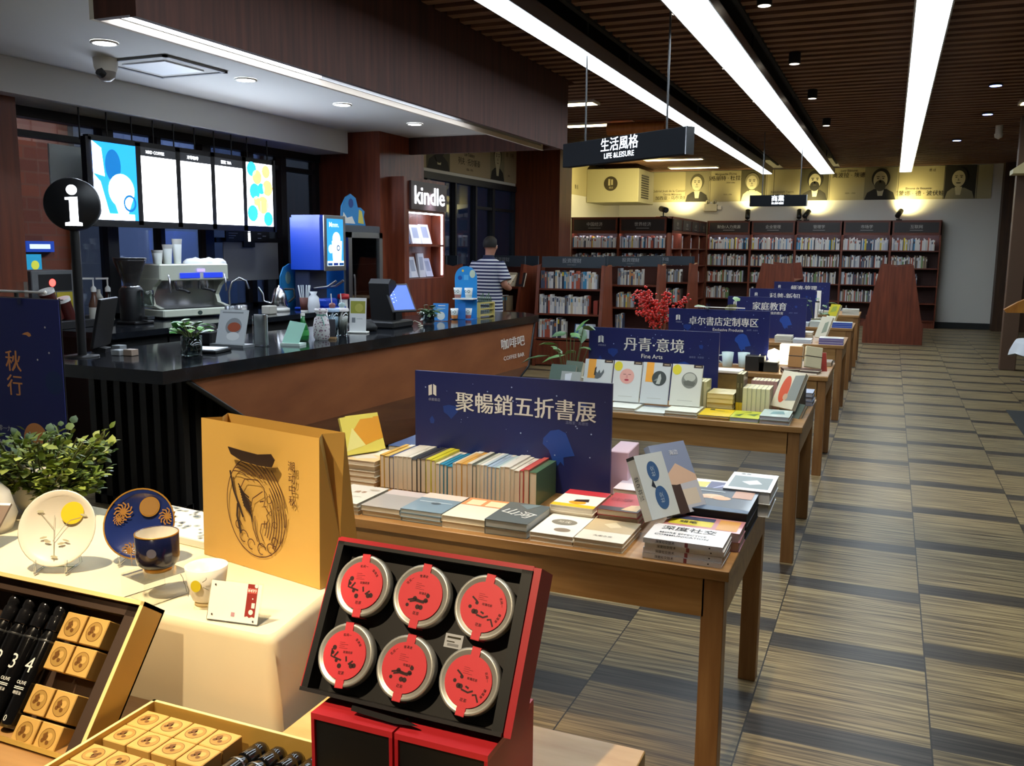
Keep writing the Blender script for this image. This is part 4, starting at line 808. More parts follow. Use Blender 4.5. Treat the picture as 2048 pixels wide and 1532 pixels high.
m.stroke([(cx+R_*math.cos(2.0+j*.1),cz+R_*1.16*math.sin(2.0+j*.1)) for j in range(44)],.0026,0,INKB,FBG)
P=lambda pts,w=.0026: m.stroke([(cx+x*.1,cz+z*.1) for x,z in pts],w,.0002,INKB,FBG)
P([(-.35,.62),(.1,.66),(.3,.5),(.33,.25),(.28,.1),(.44,-.05),(.36,-.12),(.40,-.25),(.34,-.32),(.18,-.35),(.12,-.55),(.22,-.75)])
P([(-.35,.62),(-.5,.4),(-.35,.0),(-.2,-.1),(-.1,.2),(.25,.42)]); P([(.14,.16),(.28,.2)],.003); P([(-.2,-.1),(-.12,-.5),(.02,-.8)]); P([(-.05,-.2),(-.02,-.6),(.1,-.85),(.3,-.9)])
for kx,kz,kr in ((-.45,-.75,.14),(-.2,-.9,.12),(.15,-.95,.13),(.45,-.88,.11),(.6,-.7,.10),(-.62,-.5,.1)): P([(kx+kr*math.cos(j*.5),kz+kr*math.sin(j*.5)) for j in range(11)])
for kx,kz,kr in ((.45,.25,.09),(.2,.75,.05),(.62,-.3,.08),(.75,.1,.05),(.5,-.05,.05),(.35,.9,.05)): m.ring(cx+kx*.1,cz+kz*.1,kr*.1-.0014,kr*.1,.0004,INKB,14,FBG)
for q in range(9): m.stroke([(cx-.058+q*.002,cz+.048-q*.006),(cx-.040+q*.003,cz+.028-q*.006),(cx-.022+q*.001,cz+.020-q*.007)],.0040,.0004,mat('#2a1710',.6),FBG)
m.stroke([(cx-.085,cz+.075),(cx-.075,cz+.03),(cx-.045,cz-.03)],.006,.0005,mat('#2a1710',.6),FBG).stroke([(cx-.062,cz-.0),(cx-.066,cz-.03),(cx-.055,cz-.07)],.007,.0005,mat('#2a1710',.6),FBG)
for i,ch in enumerate('潮动中秋'): m.text(ch,.024,INKB,FBG@T(.318,.262-i*.026,.0004),.012)
m.obj('drawing',t)
# plates on clear easels
def easel(t):
    for s in (-.035,.035): MB().tube([(s,-.025,.035),(s,-.03,.006),(s,.02,.006),(s,.045,.006),(s,.03,.07)],.003,CLEAR).obj('easel_wire',t)
    MB().box((-.035,.018,.003),(.035,.024,.009),CLEAR).obj('easel_bar',t)
PORC=mat('#efe9dc',.25,coat=.4)
t=thing('plate','white round plate with a yellow moon and grey branch on a clear easel','plate',T(-1.715,1.41,CZT)@RZ(24))
M=T(0,.0,.008)@RX(66)@T(0,.088,.012)
MB().lathe([(0,-.004),(.05,-.004),(.078,.001),(.088,.012),(.0855,.013),(.075,.004),(.0,.0)],PORC,40,M).obj('dish',t)
m=MB(); g=mat('#a8a592',.4)
m.disc(.028,.035,.026,.0062,mat('#ecc92a',.4),28,M).stroke([(.0,-.075),(-.006,-.03),(-.01,.0),(-.03,.02),(-.045,.035)],.0014,.0056,g,M).stroke([(-.008,-.03),(.01,.0),(.025,.018),(.05,.025)],.0012,.0066,g,M).stroke([(-.01,0),(-.012,.03)],.001,.0056,g,M)
for x,y,a in ((-.02,-.03,.4),(.012,-.035,-.4),(.022,-.028,.8),(-.03,-.022,-.6),(.0,-.065,.3),(.055,.03,.6),(-.045,.038,0)): m.add([(x+.009*math.cos(a+j*PI/3),y+.0035*math.sin(j*PI/3),.0068) for j in range(6)],[tuple(range(6))],mat('#c2bda0',.4),M)
m.obj('painting',t); easel(t)
t=thing('plate','navy blue round plate with gold rim and flowers on a clear easel','plate',T(-1.583,1.525,CZT)@RZ(24))
M=T(0,0,.008)@RX(66)@T(0,.083,.012)
MB().lathe([(0,-.004),(.05,-.004),(.074,.001),(.083,.012),(.0805,.013),(.071,.004),(.0,.0)],mat('#1f2f6d',.2,coat=.5),40,M).obj('dish',t)
m=MB(); m.ring(0,0,.080,.0835,.0134,GOLD,40,M).disc(.018,.040,.024,.0062,GOLD,28,M).disc(.018,.040,.021,.0066,mat('#8f6a36',.4),28,M)
def bloom(m,x,y,R_,M,mm):
    for j in range(11):
        aa=j*2*PI/11; m.stroke([(x+R_*.25*math.cos(aa),y+R_*.25*math.sin(aa)),(x+R_*.75*math.cos(aa+.2),y+R_*.75*math.sin(aa+.2)),(x+R_*math.cos(aa+.6),y+R_*math.sin(aa+.6))],R_*.16,.0068,mm,M)
    m.disc(x,y,R_*.3,.0066,mm,12,M)
for x,y,R_ in ((-.042,.028,.022),(-.05,.01,.014),(.062,.018,.020),(-.018,-.062,.018)): bloom(m,x,y,R_,M,mat('#a9793a',.4,.3))
m.obj('painting',t); easel(t)
# cups
XR_=T(-1.402,1.39,CZT)@RZ(-14)
MB().box((-.045,-.05,.050),(.045,.05,.054),CLEAR).box((-.045,-.05,0),(-.042,.05,.05),CLEAR).box((.042,-.05,0),(.045,.05,.05),CLEAR).obj('acrylic_riser',X=XR_,label='small clear acrylic stand under the navy cup',category='stand')
t=thing('cup','navy blue cup with gold foot and bloom on the clear stand','cup',T(-1.402,1.402,CZT+.0545))
MB().lathe([(0,.008),(.034,.010),(.0425,.018),(.0445,.030),(.0448,.082),(.0432,.0825),(.0425,.03),(.038,.018),(0,.016)],mat('#141a3c',.2,coat=.5),36).obj('body',t)
MB().lathe([(.026,0),(.028,.0),(.030,.010),(.027,.010)],GOLD,32).lathe([(.0432,.0827),(.0452,.0824),(.0452,.080)],GOLD,36,cap=False).obj('foot_ring',t); MB().lathe([(.0428,.0815),(.042,.04),(.0375,.0205),(0,.0165)],PORC,32,cap=False).obj('inside',t,label='white glazed inside')
m=MB()
Mc=lambda aa,z: RZ(math.degrees(aa)+90)@T(0,-.0452,z)@FACE_Y
bloom(m,0,0,.020,Mc(-2.25,.035),mat('#c08c2e',.4,.4)); m.disc(0,0,.010,.0012,mat('#6d7290',.4),20,Mc(-1.05,.05)); m.obj('painting',t)
t=thing('cup','white tapered cup with a yellow moon and grey branch by the price card','cup',T(-1.274,1.405,CZT))
MB().lathe([(0,.006),(.022,.006),(.030,.012),(.036,.03),(.044,.082),(.0425,.0825),(.035,.032),(.028,.016),(0,.012)],PORC,36).obj('body',t); MB().lathe([(.023,0),(.026,0),(.026,.008),(.023,.008)],mat('#e3cf9e',.4),28).obj('foot_ring',t)
m=MB(); Mw=Mc(-1.45,.045)@T(0,0,.004)@RX(-8)
m.disc(.004,.008,.012,-.004,mat('#c9b82a',.4),20,Mw)
for x,y,aa in ((-.022,.01,2),(-.016,-.005,1.9),(-.012,-.015,1.4),(.02,.018,.5),(.022,.008,-.2)): m.stroke([(x,y),(x+.010*math.cos(aa),y+.014*math.sin(aa)),(x+.014*math.cos(aa+.4),y+.022*math.sin(aa))],.0015,-.003,mat('#6b6a5c',.5),Mw)
m.obj('painting',t)
t=thing('price_card','white price card with a red strip in a clear slanted holder','card',T(-1.213,1.333,CZT)@RZ(8)); M=T(0,.0,.004)@RX(72)
MB().box((-.002,-.002,-.004),(.114,.078,-.001),CLEAR,M).box((0,0,.0),(.112,.055,.003),CLEAR).obj('holder',t)
MB().rect(0,0,.112,.076,0,mat('#efece6',.5),M).obj('card',t)
m=MB().poly([(.082,.012),(.088,.014),(.092,.011),(.098,.014),(.104,.012),(.104,.076),(.082,.076)],.0005,mat('#8f2c28',.5),M).rect(.082,.058,.104,.068,.0008,mat('#c2524b',.5),M).text('¥499',.0095,WHITE,M@T(.093,.063,.0012)).disc(.101,.073,.004,.001,WHITE,12,M).disc(.095,.022,.005,.001,WHITE,14,M).rect(.095,.030,.102,.040,.001,WHITE,M).disc(.096,.048,.0015,.001,WHITE,8,M)
m.rect(.052,.010,.060,.018,.0006,mat('#b58a94',.5),M)
for x,y in ((.010,.068),(.010,.010),(.102,.005)): m.disc(x,y,.002,.001,STEEL,10,M)
m.obj('print',t)
t=thing('floral_box','flat white box with grey floral print lying behind the navy plate','box',T(-1.86,1.70,CZT)@RZ(-6)); MB().bbox((0,0,0),(.46,.18,.02),mat('#e6dfcd',.5),.002).obj('body',t)
m=MB(); r=random.Random(4)
for i in range(90): bloom(m,r.uniform(.012,.45),r.uniform(.012,.17),r.uniform(.005,.010),T(0,0,.0146),mat(r.choice(('#5f6a6a','#8f9a96','#3c4648')),.6))
m.obj('print',t)
t=thing('brochure','grey brochure with white lettering propped behind the white plate','brochure',T(-2.02,1.39,CZT+.0)@RZ(20)@RX(38)); MB().box((-.14,0,0),(.07,.15,.006),mat('#7a6656',.5)).obj('cover',t); MB().text('中秋',.05,WHITE,T(.0,.09,.0075),.01).rect(-.14,.143,.07,.15,.0065,WHITE).obj('lettering',t)
tag(MB().bbox((-1.99,1.60,CZT),(-1.93,1.66,CZT+.045),mat('#1f4a3c',.4),.003).obj('gift_box'),'small dark green box between the white vase and the white plate','box')
VASE=mat('#e3ddd0',.35)
leafy('potted_boxwood','bushy round leaved green plant in a white vase behind the plates',T(-2.15,1.74,CZT),130,.225,.205,.031,['#4a4a2a','#64792f','#76893a','#8a9a45','#9fae58','#566b2d'],lambda t: MB().lathe([(0,0),(.05,0),(.075,.04),(.08,.08),(.055,.12),(.05,.135),(.045,.13),(.0,.10)],VASE,28).obj('vase',t),7,.8,1.3,.05,14)
tag(MB().lathe([(0,0),(.06,0),(.075,.04),(.06,.10),(.035,.13),(.04,.15),(.034,.15),(.0,.12)],VASE,28).obj('white_vase',X=T(-2.13,1.55,CZT)),'plain white vase at the far end of the cloth, behind the grey brochure','vase')
# --- tilted gold gift box with bottles and cubes
def tiltframe(Yb,zb,Yt,zt,x=0):
    v=Vector((0,Yt-Yb,zt-zb)).normalized(); n=Vector((1,0,0)).cross(v); n=n if n.y<0 else -n
    return Matrix(((1,v.x,n.x,x),(0,v.y,n.y,Yb),(0,v.z,n.z,zb),(0,0,0,1))), v
GOLDP=mat('#c09a4c',.42,.2); GOLDL=mat('#ead592',.4,.15); DKB=mat('#3a2a20',.5); CUBE=mat('#c59d55',.5); SEAL=mat('#a5813f',.5); SEALD=mat('#6b4416',.5)
XG,_=tiltframe(1.04,.745,1.20,.96)
t=thing('gift_box','open gold gift box tilted against the cloth, dark inside','box',XG); m=MB(); dep=.06
x0,x1,h=-1.98,-1.250,.290
m.box((x0,0,-dep),(x1,h,-dep+.004),GOLDP).box((x1-.008,0,-dep),(x1,h,0),GOLDP).box((x0,0,-dep),(x0+.008,h,0),GOLDP).box((x0,h-.008,-dep),(x1,h,0),GOLDP).box((x0,0,-dep),(x1,.008,0),GOLDP); m.obj('tray',t)
m=MB().box((x1-.0082,0,0),(x1,h,.001),GOLDL).box((x0,h-.008,0),(x1,h,.001),GOLDL); m.obj('rim',t)
MB().box((x0+.009,.009,-dep+.005),(x1-.009,h-.009,-dep+.008),DKB).box((x1-.045,.009,-dep+.008),(x1-.009,h-.009,-.012),DKB).box((x0+.009,h-.03,-dep+.008),(x1-.009,h-.009,-.012),DKB).obj('lining',t)
cubeproto=None
def goldcube(X,label,group,h=.036,face=1):
    t=thing('gold_cube_box',label,'box',X,group); s=.026
    MB().bbox((-s,-s,0),(s,s,h),CUBE,.0015).obj('carton',t)
    m=MB().ring(0,0,.0175,.0185,h+.0003,SEALD,28).disc(0,0,.0175,h+.0002,SEAL,28)
    for a,b,q,mm in ((-.005,.002,.006,SEALD),(.004,.004,.007,CUBE),(-.009,-.004,.004,SEALD),(.003,-.006,.004,SEALD)): m.disc(a,b,q,h+.0005,mm,12)
    m.poly([(-.012,.006),(-.004,.012),(-.001,.004),(-.009,-.002)],h+.0007,SEALD); m.obj('seal_print',t); return t
for i,v in enumerate((.213,.156,.075,.018)):
    for j,u in enumerate((-1.408,-1.351)):
        goldcube(XG@T(u,v+.006,-dep+.009),'gold cube box in the tilted box, %s row from the top, %s'%(ORD[i],('beside the bottles','by the outer side')[j]),'gold cube boxes in the tilted gift box',.036)
BOT=mat('#0d0d0f',.18,coat=.6); WL=mat('#e6e6e2',.5)
def bottle(X,label,group,num,L=.235):
    t=thing('glass_bottle',label,'bottle',X,group)       # lying along +Y, cap at the top end
    M=RX(-90)
    MB().lathe([(0,0),(.0165,.0),(.018,.008),(.018,.165),(.0145,.176),(.0125,.182)],BOT,22,M).obj('body',t); MB().lathe([(.0155,.183),(.016,.185),(.016,.208),(.0135,.212),(.015,.215),(.0145,.226),(.010,.234),(0,.235)],mat('#17171a',.15,coat=.6),22,M).lathe([(.0185,.160),(.0188,.162),(.0185,.164)],STEEL,20,M,cap=False).obj('cap',t)
    m=MB().text(num,.040,WL,T(0,.112,.0186),.0).text('OLIVE',.009,WL,T(0,.080,.0186),.012).rect(-.012,.071,.012,.0725,.0186,WL).rect(-.012,.068,.012,.0695,.0186,WL).text('橄榄油',.007,WL,T(0,.061,.0186)).text('0',.016,WL,T(0,.015,.0186),.0); m.obj('lettering',t); return t
for i,(u,q) in enumerate(((-1.595,'1'),(-1.552,'2'),(-1.51,'3'),(-1.467,'4'))):
    bottle(XG@T(u,.022,-dep+.027),'black slim bottle numbered %s in the tilted gold box'%('one','two','three','four')[i],'black bottles in the tilted gift box',q)
# --- flat gold tray with cubes and bottles
XT=T(-1.222,.72,TZ); t=thing('gift_tray','open flat gold gift tray lying before the cloth','tray',XT)
w,d,h=.62,.475,.056
MB().box((0,0,0),(w,d,.004),GOLDP).box((0,0,0),(.006,d,h),GOLDP).box((w-.006,0,0),(w,d,h),GOLDP).box((0,0,0),(w,.006,h),GOLDP).box((0,d-.006,0),(w,d,h),GOLDP).obj('tray_body',t)
MB().box((0,0,h),(.006,d,h+.001),GOLDL).box((0,d-.006,h),(w,d,h+.001),GOLDL).obj('rim',t); MB().box((.008,.008,.004),(w-.008,d-.008,.007),DKB).obj('lining',t)
for i,y in enumerate((1.147,1.093,1.025,.971,.917)):
    for j,x in enumerate((-1.190,-1.135,-1.080,-1.025)):
        goldcube(T(x,y,TZ+.0072)@RZ(180*(i>1)),'gold cube box in the flat tray, row %s from the back, column %s'%(('one','two','three','four','five')[i],('one','two','three','four')[j]),'gold cube boxes in the flat tray',.040)
for i,x in enumerate((-.964,-.926,-.888,-.850)):
    bottle(T(x,.952,TZ+.034)@RX(-2),'black slim bottle lying in the flat gold tray, %s from the cubes'%ORD[i],'black bottles in the flat tray',str(i+1))
for i,(x,y) in enumerate(((-.795,1.115),(-.739,1.115),(-.683,1.115))): goldcube(T(x,y,TZ+.0072)@RZ(30*0),'gold cube box at the bottle end of the flat tray, %s from the bottles'%ORD[i],'gold cube boxes in the flat tray',.040)
# --- red boxes and open tin box
REDP=mat('#b81f2b',.42); REDL=mat('#d3313a',.4); BLK=mat('#0b0b0c',.55); DIM2=mat('#1c1a1a',.6)
for i,(a,b) in enumerate(((-.812,-.662),(-.658,-.500))):
    t=thing('drawer_box','red gift box with a black front under the open tin box, '+('towards the gold tray','towards the aisle')[i],'box',T(a,1.117,TZ),'red gift boxes under the tins'); w=b-a
    MB().box((0,0,.15),(w,.185,.16),REDL).box((0,0,0),(.006,.185,.15),REDP).box((w-.006,0,0),(w,.185,.15),REDP).box((.006,.175,0),(w-.006,.185,.15),REDP).box((.006,0,0),(w-.006,.185,.006),REDP).obj('sleeve',t)
    MB().box((.007,.004,.007),(w-.007,.17,.148),BLK).obj('drawer',t)
t=thing('gift_box','open black tin box with red outside propped up, holding six round tins','box',tiltframe(1.145,.917,1.262,1.131)[0]); XRD=tiltframe(1.145,.917,1.262,1.131)[0]
x0,x1,h,dep=-.852,-.490,.250,.062
MB().box((x0,0,-dep),(x1,h,-dep+.004),REDP).box((x1-.001,0,-dep),(x1+.013,h+.006,-.004),REDP).box((x0-.004,0,-dep),(x0,h+.006,-.004),REDP).box((x0,h,-dep),(x1,h+.008,-.004),REDP).obj('shell',t,label='red outer shell')
m=MB().box((x0,0,-dep+.004),(x0+.012,h,0),BLK).box((x1-.018,0,-dep+.004),(x1,h,0),BLK).box((x0,h-.006,-dep+.004),(x1,h,0),BLK).box((x0,0,-dep+.004),(x1,.006,.004),mat('#2a2728',.4)); m.obj('frame',t)
MB().box((x0+.012,.006,-dep+.004),(x1-.018,h-.006,-.034),DIM2).obj('tray_insert',t)
MB().rect(-.630,.112,-.598,.134,-.0335,mat('#c9cdd6',.5)).rect(-.626,.127,-.602,.130,-.033,INK).rect(-.626,.121,-.612,.1225,-.033,INK).rect(-.624,.115,-.604,.119,-.033,mat('#8d9098',.6)).obj('sticker',t,label='small white barcode sticker')
MB().prism([(-.10,-.004),(.0,-.008),(.02,-.012),(-.02,-.016),(-.1,-.012)],.004,.010,mat('#201d1e',.4),T(-.645,0,0)).obj('pull_tab',t)
tin0=None; TIN=mat('#c9c8c2',.38,.55); LAB=mat('#e8404a',.5); LK=mat('#3a1214',.6)
where=('top row by the gold tray','top row middle','top row by the aisle','bottom row by the gold tray','bottom row middle','bottom row by the aisle')
for i in range(6):
    u=(-.785,-.673,-.560)[i%3]; v=(.182,.068)[i//3]; k=i%3
    t=thing('round_tin','silver round tin with red label, '+where[i]+' of the open box','tin',XRD@T(u,v,-.034)@RZ((4,-2,-4)[k]),'round tins in the open box')
    MB().lathe([(0,0),(.044,0),(.044,.018)],mat('#161617',.35,coat=.3),40).obj('jar',t)
    MB().lathe([(.044,.018),(.0505,.018),(.0515,.021),(.0515,.032),(.0495,.036),(.046,.0362),(.0445,.0345),(.0,.0343)],TIN,48).obj('lid',t)
    m=MB().disc(0,0,.0395,.0347,LAB,40).box((-.0075,-.0525,.0346),(.0075,.0525,.0368),LAB).box((-.0075,.0515,.012),(.0075,.0525,.0368),LAB).box((-.0075,-.0525,.012),(.0075,-.0515,.0368),LAB).disc(0,0,.0395,.0370,LAB,40)
    m.obj('red_label',t); m=MB(); z=.0374; r=random.Random(20+k)
    if k==0: parts=[(-.020,.010,.004),(-.022,.002,.003),(-.006,-.018,.004),(.016,-.016,.004),(.021,-.015,.004),(-.013,-.010,.003)]; strokes=[[(-.024,.008),(-.024,-.004),(-.016,-.006),(-.004,-.009)],[(-.012,.004),(-.018,-.004)],[(.004,-.002),(.006,-.010)],[(.010,-.014),(.018,-.008)]]
    elif k==1: parts=[(.014,.002,.0035),(-.008,-.006,.004),(.012,-.006,.004),(.0,-.018,.004),(.006,-.018,.004),(-.019,-.018,.003)]; strokes=[[(-.020,-.010),(-.008,-.006),(.004,-.008),(.016,-.006)],[(-.016,-.012),(-.006,-.009),(.010,-.010)]]
    else: parts=[(-.022,-.004,.003),(-.014,-.010,.004),(-.010,-.010,.004),(-.012,.004,.003)]; strokes=[[(-.022,.012),(-.012,.006)],[(-.008,-.014),(.004,-.016),(.012,-.012)],[(.012,-.018),(.018,-.016),(.024,-.026)],[(-.002,-.008),(.004,-.010)]]
    for a,b,q in parts: m.disc(a,b,q,z,LK,9)
    for q in strokes: m.stroke(q,.0028,z,LK)
    m.text('花茶',.006,LK,T(0,-.029,z),.01).text('玫瑰花茶',.0045,LK,T(.006,.004,z))
    for j,ch in enumerate('花间一壶酒茶'): aa=(1.75,2.6,.6)[k]-j*.17-(.3 if j>2 else 0); m.text(ch,.0048,LK,T(.0315*math.cos(aa),.0315*math.sin(aa),z)@RZ(math.degrees(aa)-90))
    for j in range(4): m.rect(-.012,.019-j*.003,-.002+(j%2)*.006,.0196-j*.003,z,mat('#9a2830',.6))
    m.obj('print',t)
# --- hanging poster stand
NV=mat('#222a6c',.5); ORG=mat('#e09a60',.5)
t=thing('poster_stand','navy poster with orange characters and moon on a clip stand near the bar end','poster',T(-3.40,2.9,0)); 
MB().box((-.62,-.004,.55),(0,.0,1.395),NV).obj('poster',t)
m=MB(); F=FACE_Y@T(0,0,.0055)
for ch,x,z in (('秋',-.308,1.098),('行',-.308,.985)): m.text(ch,.105,ORG,F@T(x,z,0),.02)
m.disc(-.195,.745,.078,0,ORG,36,F); m.poly([(-.27,.715),(-.12,.715),(-.19,.64)],.0003,ORG,F).poly([(-.222,1.24),(-.20,1.245),(-.185,1.238),(-.18,1.228),(-.195,1.222),(-.21,1.23),(-.24,1.232)],0,ORG,F)
for x,z in ((-.09,1.27),(-.075,1.155),(-.15,1.12),(-.5,1.3),(-.45,.9),(-.56,1.02)): m.disc(x,z,.005,0,mat('#dfe3ee',.5),8,F)
m.disc(-.055,1.02,.055,-.0003,mat('#1d3266',.5),28,F)
for i,q in enumerate(('二零一九','中秋礼盒','9.1—9.15')): m.text(q,.03,mat('#c9ccd8',.5),F@T(-.41,.78-i*.07,0))
m.obj('lettering',t)
MB().tube([(-.66,.012,1.425),(-.10,.012,1.425)],.006,mat('#c9cace',.3)).lathe([(0,-.011),(.011,0),(0,.011)],WHITE,12,T(-.095,.012,1.425)).tube([(-.62,.004,1.400),(.02,.004,1.395)],.003,STEEL).obj('rod',t)
for x in (-.23,-.50): MB().box((x-.016,-.012,1.37),(x+.010,.028,1.47),CLEAR).obj('clip',t)
MB().tube([(-.30,.03,.02),(-.30,.03,1.42)],.010,BLACK).tube([(-.02,.02,.55),(-.02,.02,1.40)],.004,BLACK).obj('pole',t); MB().lathe([(.2,0),(.2,.012),(.03,.03)],BLACK,28,T(-.30,.03,0)).obj('base',t)
# ---------------------------------------------------------------- coffee bar
k=NT('black_stone',.09,0,.5); STONE=k.col(k.ramp(k.noise(k.obj(),14,5),[(.35,'#15171b'),(.75,'#23262c')]))
LACQ=mat('#121113',.4)
t=thing('bar_counter','long coffee bar with black stone top and slanted wooden front','counter')
top=[(-4.78,3.763),(-3.675,3.778),(-3.40,8.85),(-3.66,9.12),(-4.45,9.12),(-4.78,4.6)]
MB().prism(top,.875,.95,STONE).obj('countertop',t)
m=MB(); y=4.14
while y<8.7:
    m.box((-3.93,y,0),(-3.885,y+.05,.875),LACQ); y+=.105
x=-4.62
while x<-3.90: m.box((x,4.12,0),(x+.05,4.165,.875),LACQ); x+=.105
x=-4.40
while x<-3.75: m.box((x,8.86,0),(x+.04,8.90,.875),LACQ); x+=.095
m.obj('slats',t)
MB().box((-4.6,4.17,.0),(-3.94,8.84,.875),mat('#0a0a0b',.7)).box((-4.62,4.12,0),(-3.885,4.2,.06),LACQ).obj('plinth',t)
# front panel: fold out and in added to shape the overhang's shade line
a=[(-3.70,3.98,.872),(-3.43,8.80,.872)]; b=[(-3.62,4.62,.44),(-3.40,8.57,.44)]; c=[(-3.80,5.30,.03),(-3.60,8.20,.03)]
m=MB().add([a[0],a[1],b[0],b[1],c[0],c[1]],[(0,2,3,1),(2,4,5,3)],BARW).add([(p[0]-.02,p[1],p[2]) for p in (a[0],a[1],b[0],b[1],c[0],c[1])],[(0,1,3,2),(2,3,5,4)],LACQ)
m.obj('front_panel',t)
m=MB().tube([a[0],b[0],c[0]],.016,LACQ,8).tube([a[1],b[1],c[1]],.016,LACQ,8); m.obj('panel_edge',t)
v=(Vector(a[1])-Vector(a[0])).normalized(); dn=(Vector(b[1])-Vector(a[1])); up=-(dn-v*dn.dot(v)).normalized(); nn=v.cross(up); 
LF=Matrix(((v.x,up.x,nn.x,0),(v.y,up.y,nn.y,0),(v.z,up.z,nn.z,0),(0,0,0,1)))
p0=Vector(a[0]).lerp(Vector(a[1]),.885)-up*.17+nn*.006
MB().text('咖啡吧',.115,mat('#e3ddd2',.5,emit=.0),T(*p0)@LF,.02,1.6).text('COFFEE BAR',.055,mat('#e3ddd2',.5),T(*(p0-up*.135))@LF,.006,1.55).obj('lettering',t)
t=thing('service_counter','dark back counter under the cafe windows','counter')
MB().box((-6.28,4.87,.955),(-5.20,8.06,1.0),STONE).obj('countertop',t); MB().box((-6.28,4.9,.05),(-5.32,7.9,.955),LACQ).box((-6.2,4.95,0),(-5.4,7.85,.05),BLACK).obj('cabinet_body',t)
m=MB()
for i in range(5): m.box((-5.318,4.95+i*.59,.12),(-5.30,5.52+i*.59,.92),mat('#1b1a1b',.5))
m.obj('door',t)
# menu board
t=thing('menu_board','five glowing menu screens hanging in a row before the cafe window','screen')
ym=(5.39,5.895,6.355,6.80,7.245,7.70); m=MB(); zb=lambda y:1.845-.012*(y-5.39); zt=lambda y:2.455+.010*(y-5.39)
for y in ym: m.box((-5.94,y-.028,zb(y)-.03),(-5.885,y+.028,zt(y)+.03),BLACK)
m.box((-5.94,ym[0],zb(6.5)-.045),(-5.885,ym[-1],zb(6.5)+.01),BLACK).box((-5.94,ym[0],zt(6.5)-.005),(-5.885,ym[-1],zt(6.5)+.035),BLACK).box((-5.95,ym[0],zb(6.5)-.03),(-5.94,ym[-1],zt(6.5)+.02),BLACK); m.obj('frame',t)
for i,y in enumerate((5.35,5.62,5.88,6.12,6.36,6.62,6.88,7.12,7.35,7.66)): MB().tube([(-5.93,y,zt(y)),(-5.93,y,2.71)],.006,BLACK,6).obj('hanger',t)
SCW=mat('#f1f6ff',.4,emit=3.6); SCB=mat('#1d7fd0',.4,emit=1.3); SCD=mat('#0b5f9e',.4,emit=.9); SCT=mat('#2fa3b8',.4,emit=1.0); SCO=mat('#e08a5a',.4,emit=1.6); SCG=mat('#3a3d42',.4,emit=.25)
FXm=T(-5.884,0,0)@FACE_X
for i in range(5):
    y0,y1=ym[i]+.028,ym[i+1]-.028; z0,z1=zb(6.5)+.01,zt(6.5)-.01; w=y1-y0; m=MB()
    if i in (0,4): m.rect(y0,z0,y1,z1,0,SCB if i==0 else SCW,FXm)
    else: m.rect(y0,z0,y1,z1-.07,0,SCW,FXm).rect(y0,z1-.07,y1,z1,0,SCG,FXm).text(('MRD COFFEE','冷萃咖啡','茶饮 TEA')[i-1],.036,SCW,FXm@T(y0+w*.40,z1-.035,.001),.004)
    if i==0:
        m.poly([(y0,z0),(y0+w*.35,z0),(y0+w*.15,z0+.30),(y0,z0+.36)],.001,SCW,FXm).disc(y0+w*.62,z0+.24,w*.30,.002,SCW,28,FXm).poly([(y0+w*.4,z0+.2),(y0+w*.9,z0+.2),(y0+w*.72,z0+.02),(y0+w*.55,z0+.02)],.002,SCW,FXm).rect(y0+w*.25,z0,y0+w*.9,z0+.05,.003,SCW,FXm).disc(y0+w*.45,z1-.18,w*.18,.0015,SCD,20,FXm,.13).poly([(y0,z1),(y0+w*.2,z1-.05),(y0+w*.25,z1-.27),(y0,z1-.25)],.002,SCW,FXm).ring(y0+w*.8,z0+.14,.05,.07,.003,SCD,20,FXm)
    if i==4:
        for a,b,r,c in ((.2,.9,.09,SCT),(.75,.88,.08,SCO),(.4,.78,.09,SCO),(.8,.62,.10,SCO),(.3,.55,.10,SCT),(.55,.6,.07,SCT),(.6,.34,.11,SCO),(.2,.2,.10,SCT),(.8,.12,.09,SCT),(.35,.40,.06,SCO)): m.disc(y0+w*a,z0+(z1-z0)*b,r*.8,.001,c,14,FXm)
        for a in (.25,.5,.75): m.rect(y0+w*a,z0,y0+w*a+.008,z0+.25,.002,SCT,FXm)
    if i in (1,2,3):
        for j in range(7): m.rect(y0+.05,z1-.12-j*.062,y0+.05+.08+.02*(j%3),z1-.115-j*.062,.001,mat('#b9c9e0',.4,emit=2.2),FXm); m.rect(y1-.06,z1-.12-j*.062,y1-.04,z1-.112-j*.062,.001,mat('#93a3bb',.4,emit=1.6),FXm)
    m.obj('screen',t)
area((-5.80,6.55,2.15),(-4.0,6.55,1.6),12,ICE,2.2,.5)
tag(MB().bbox((-6.30,5.36,1.86),(-6.28,5.78,2.44),mat('#e8f2f0',.7),.003).obj('window_panel'),'pale grey green panel hanging in the window behind the round i sign','panel')  # colour whitened to stand in for room light on the panel
tag(MB().box((-6.30,7.38,1.28),(-6.292,8.27,1.68),mat('#8a8884',.8)).obj('roller_blind'),'grey beige blind in the window behind the small i sign','blind')
t=thing('info_sign','small black i sign with side wings in the cafe window','sign',T(-6.278,7.76,1.69))
m=MB().box((-.01,-.09,-.06),(.01,.09,.17),BLACK).box((-.008,-.36,.0),(.008,-.09,.11),BLACK).box((-.008,.09,.0),(.008,.34,.11),BLACK); m.obj('panel',t)
MB().rect(-.018,.0,.018,.09,.0115,SCW,FACE_X).rect(-.018,.10,.018,.135,.0115,SCW,FACE_X).obj('symbol',t,label='glowing white letter i')
m=MB()
for j in range(3): m.rect(-.32,.03+j*.024,-.24+.03*j,.036+j*.024,.0095,mat('#aab2bd',.5),FACE_X).rect(.14+.08*(j%2),.03+j*.024,.20+.08*(j%2),.038+j*.024,.0095,mat('#aab2bd',.5),FACE_X)
m.obj('lettering',t)
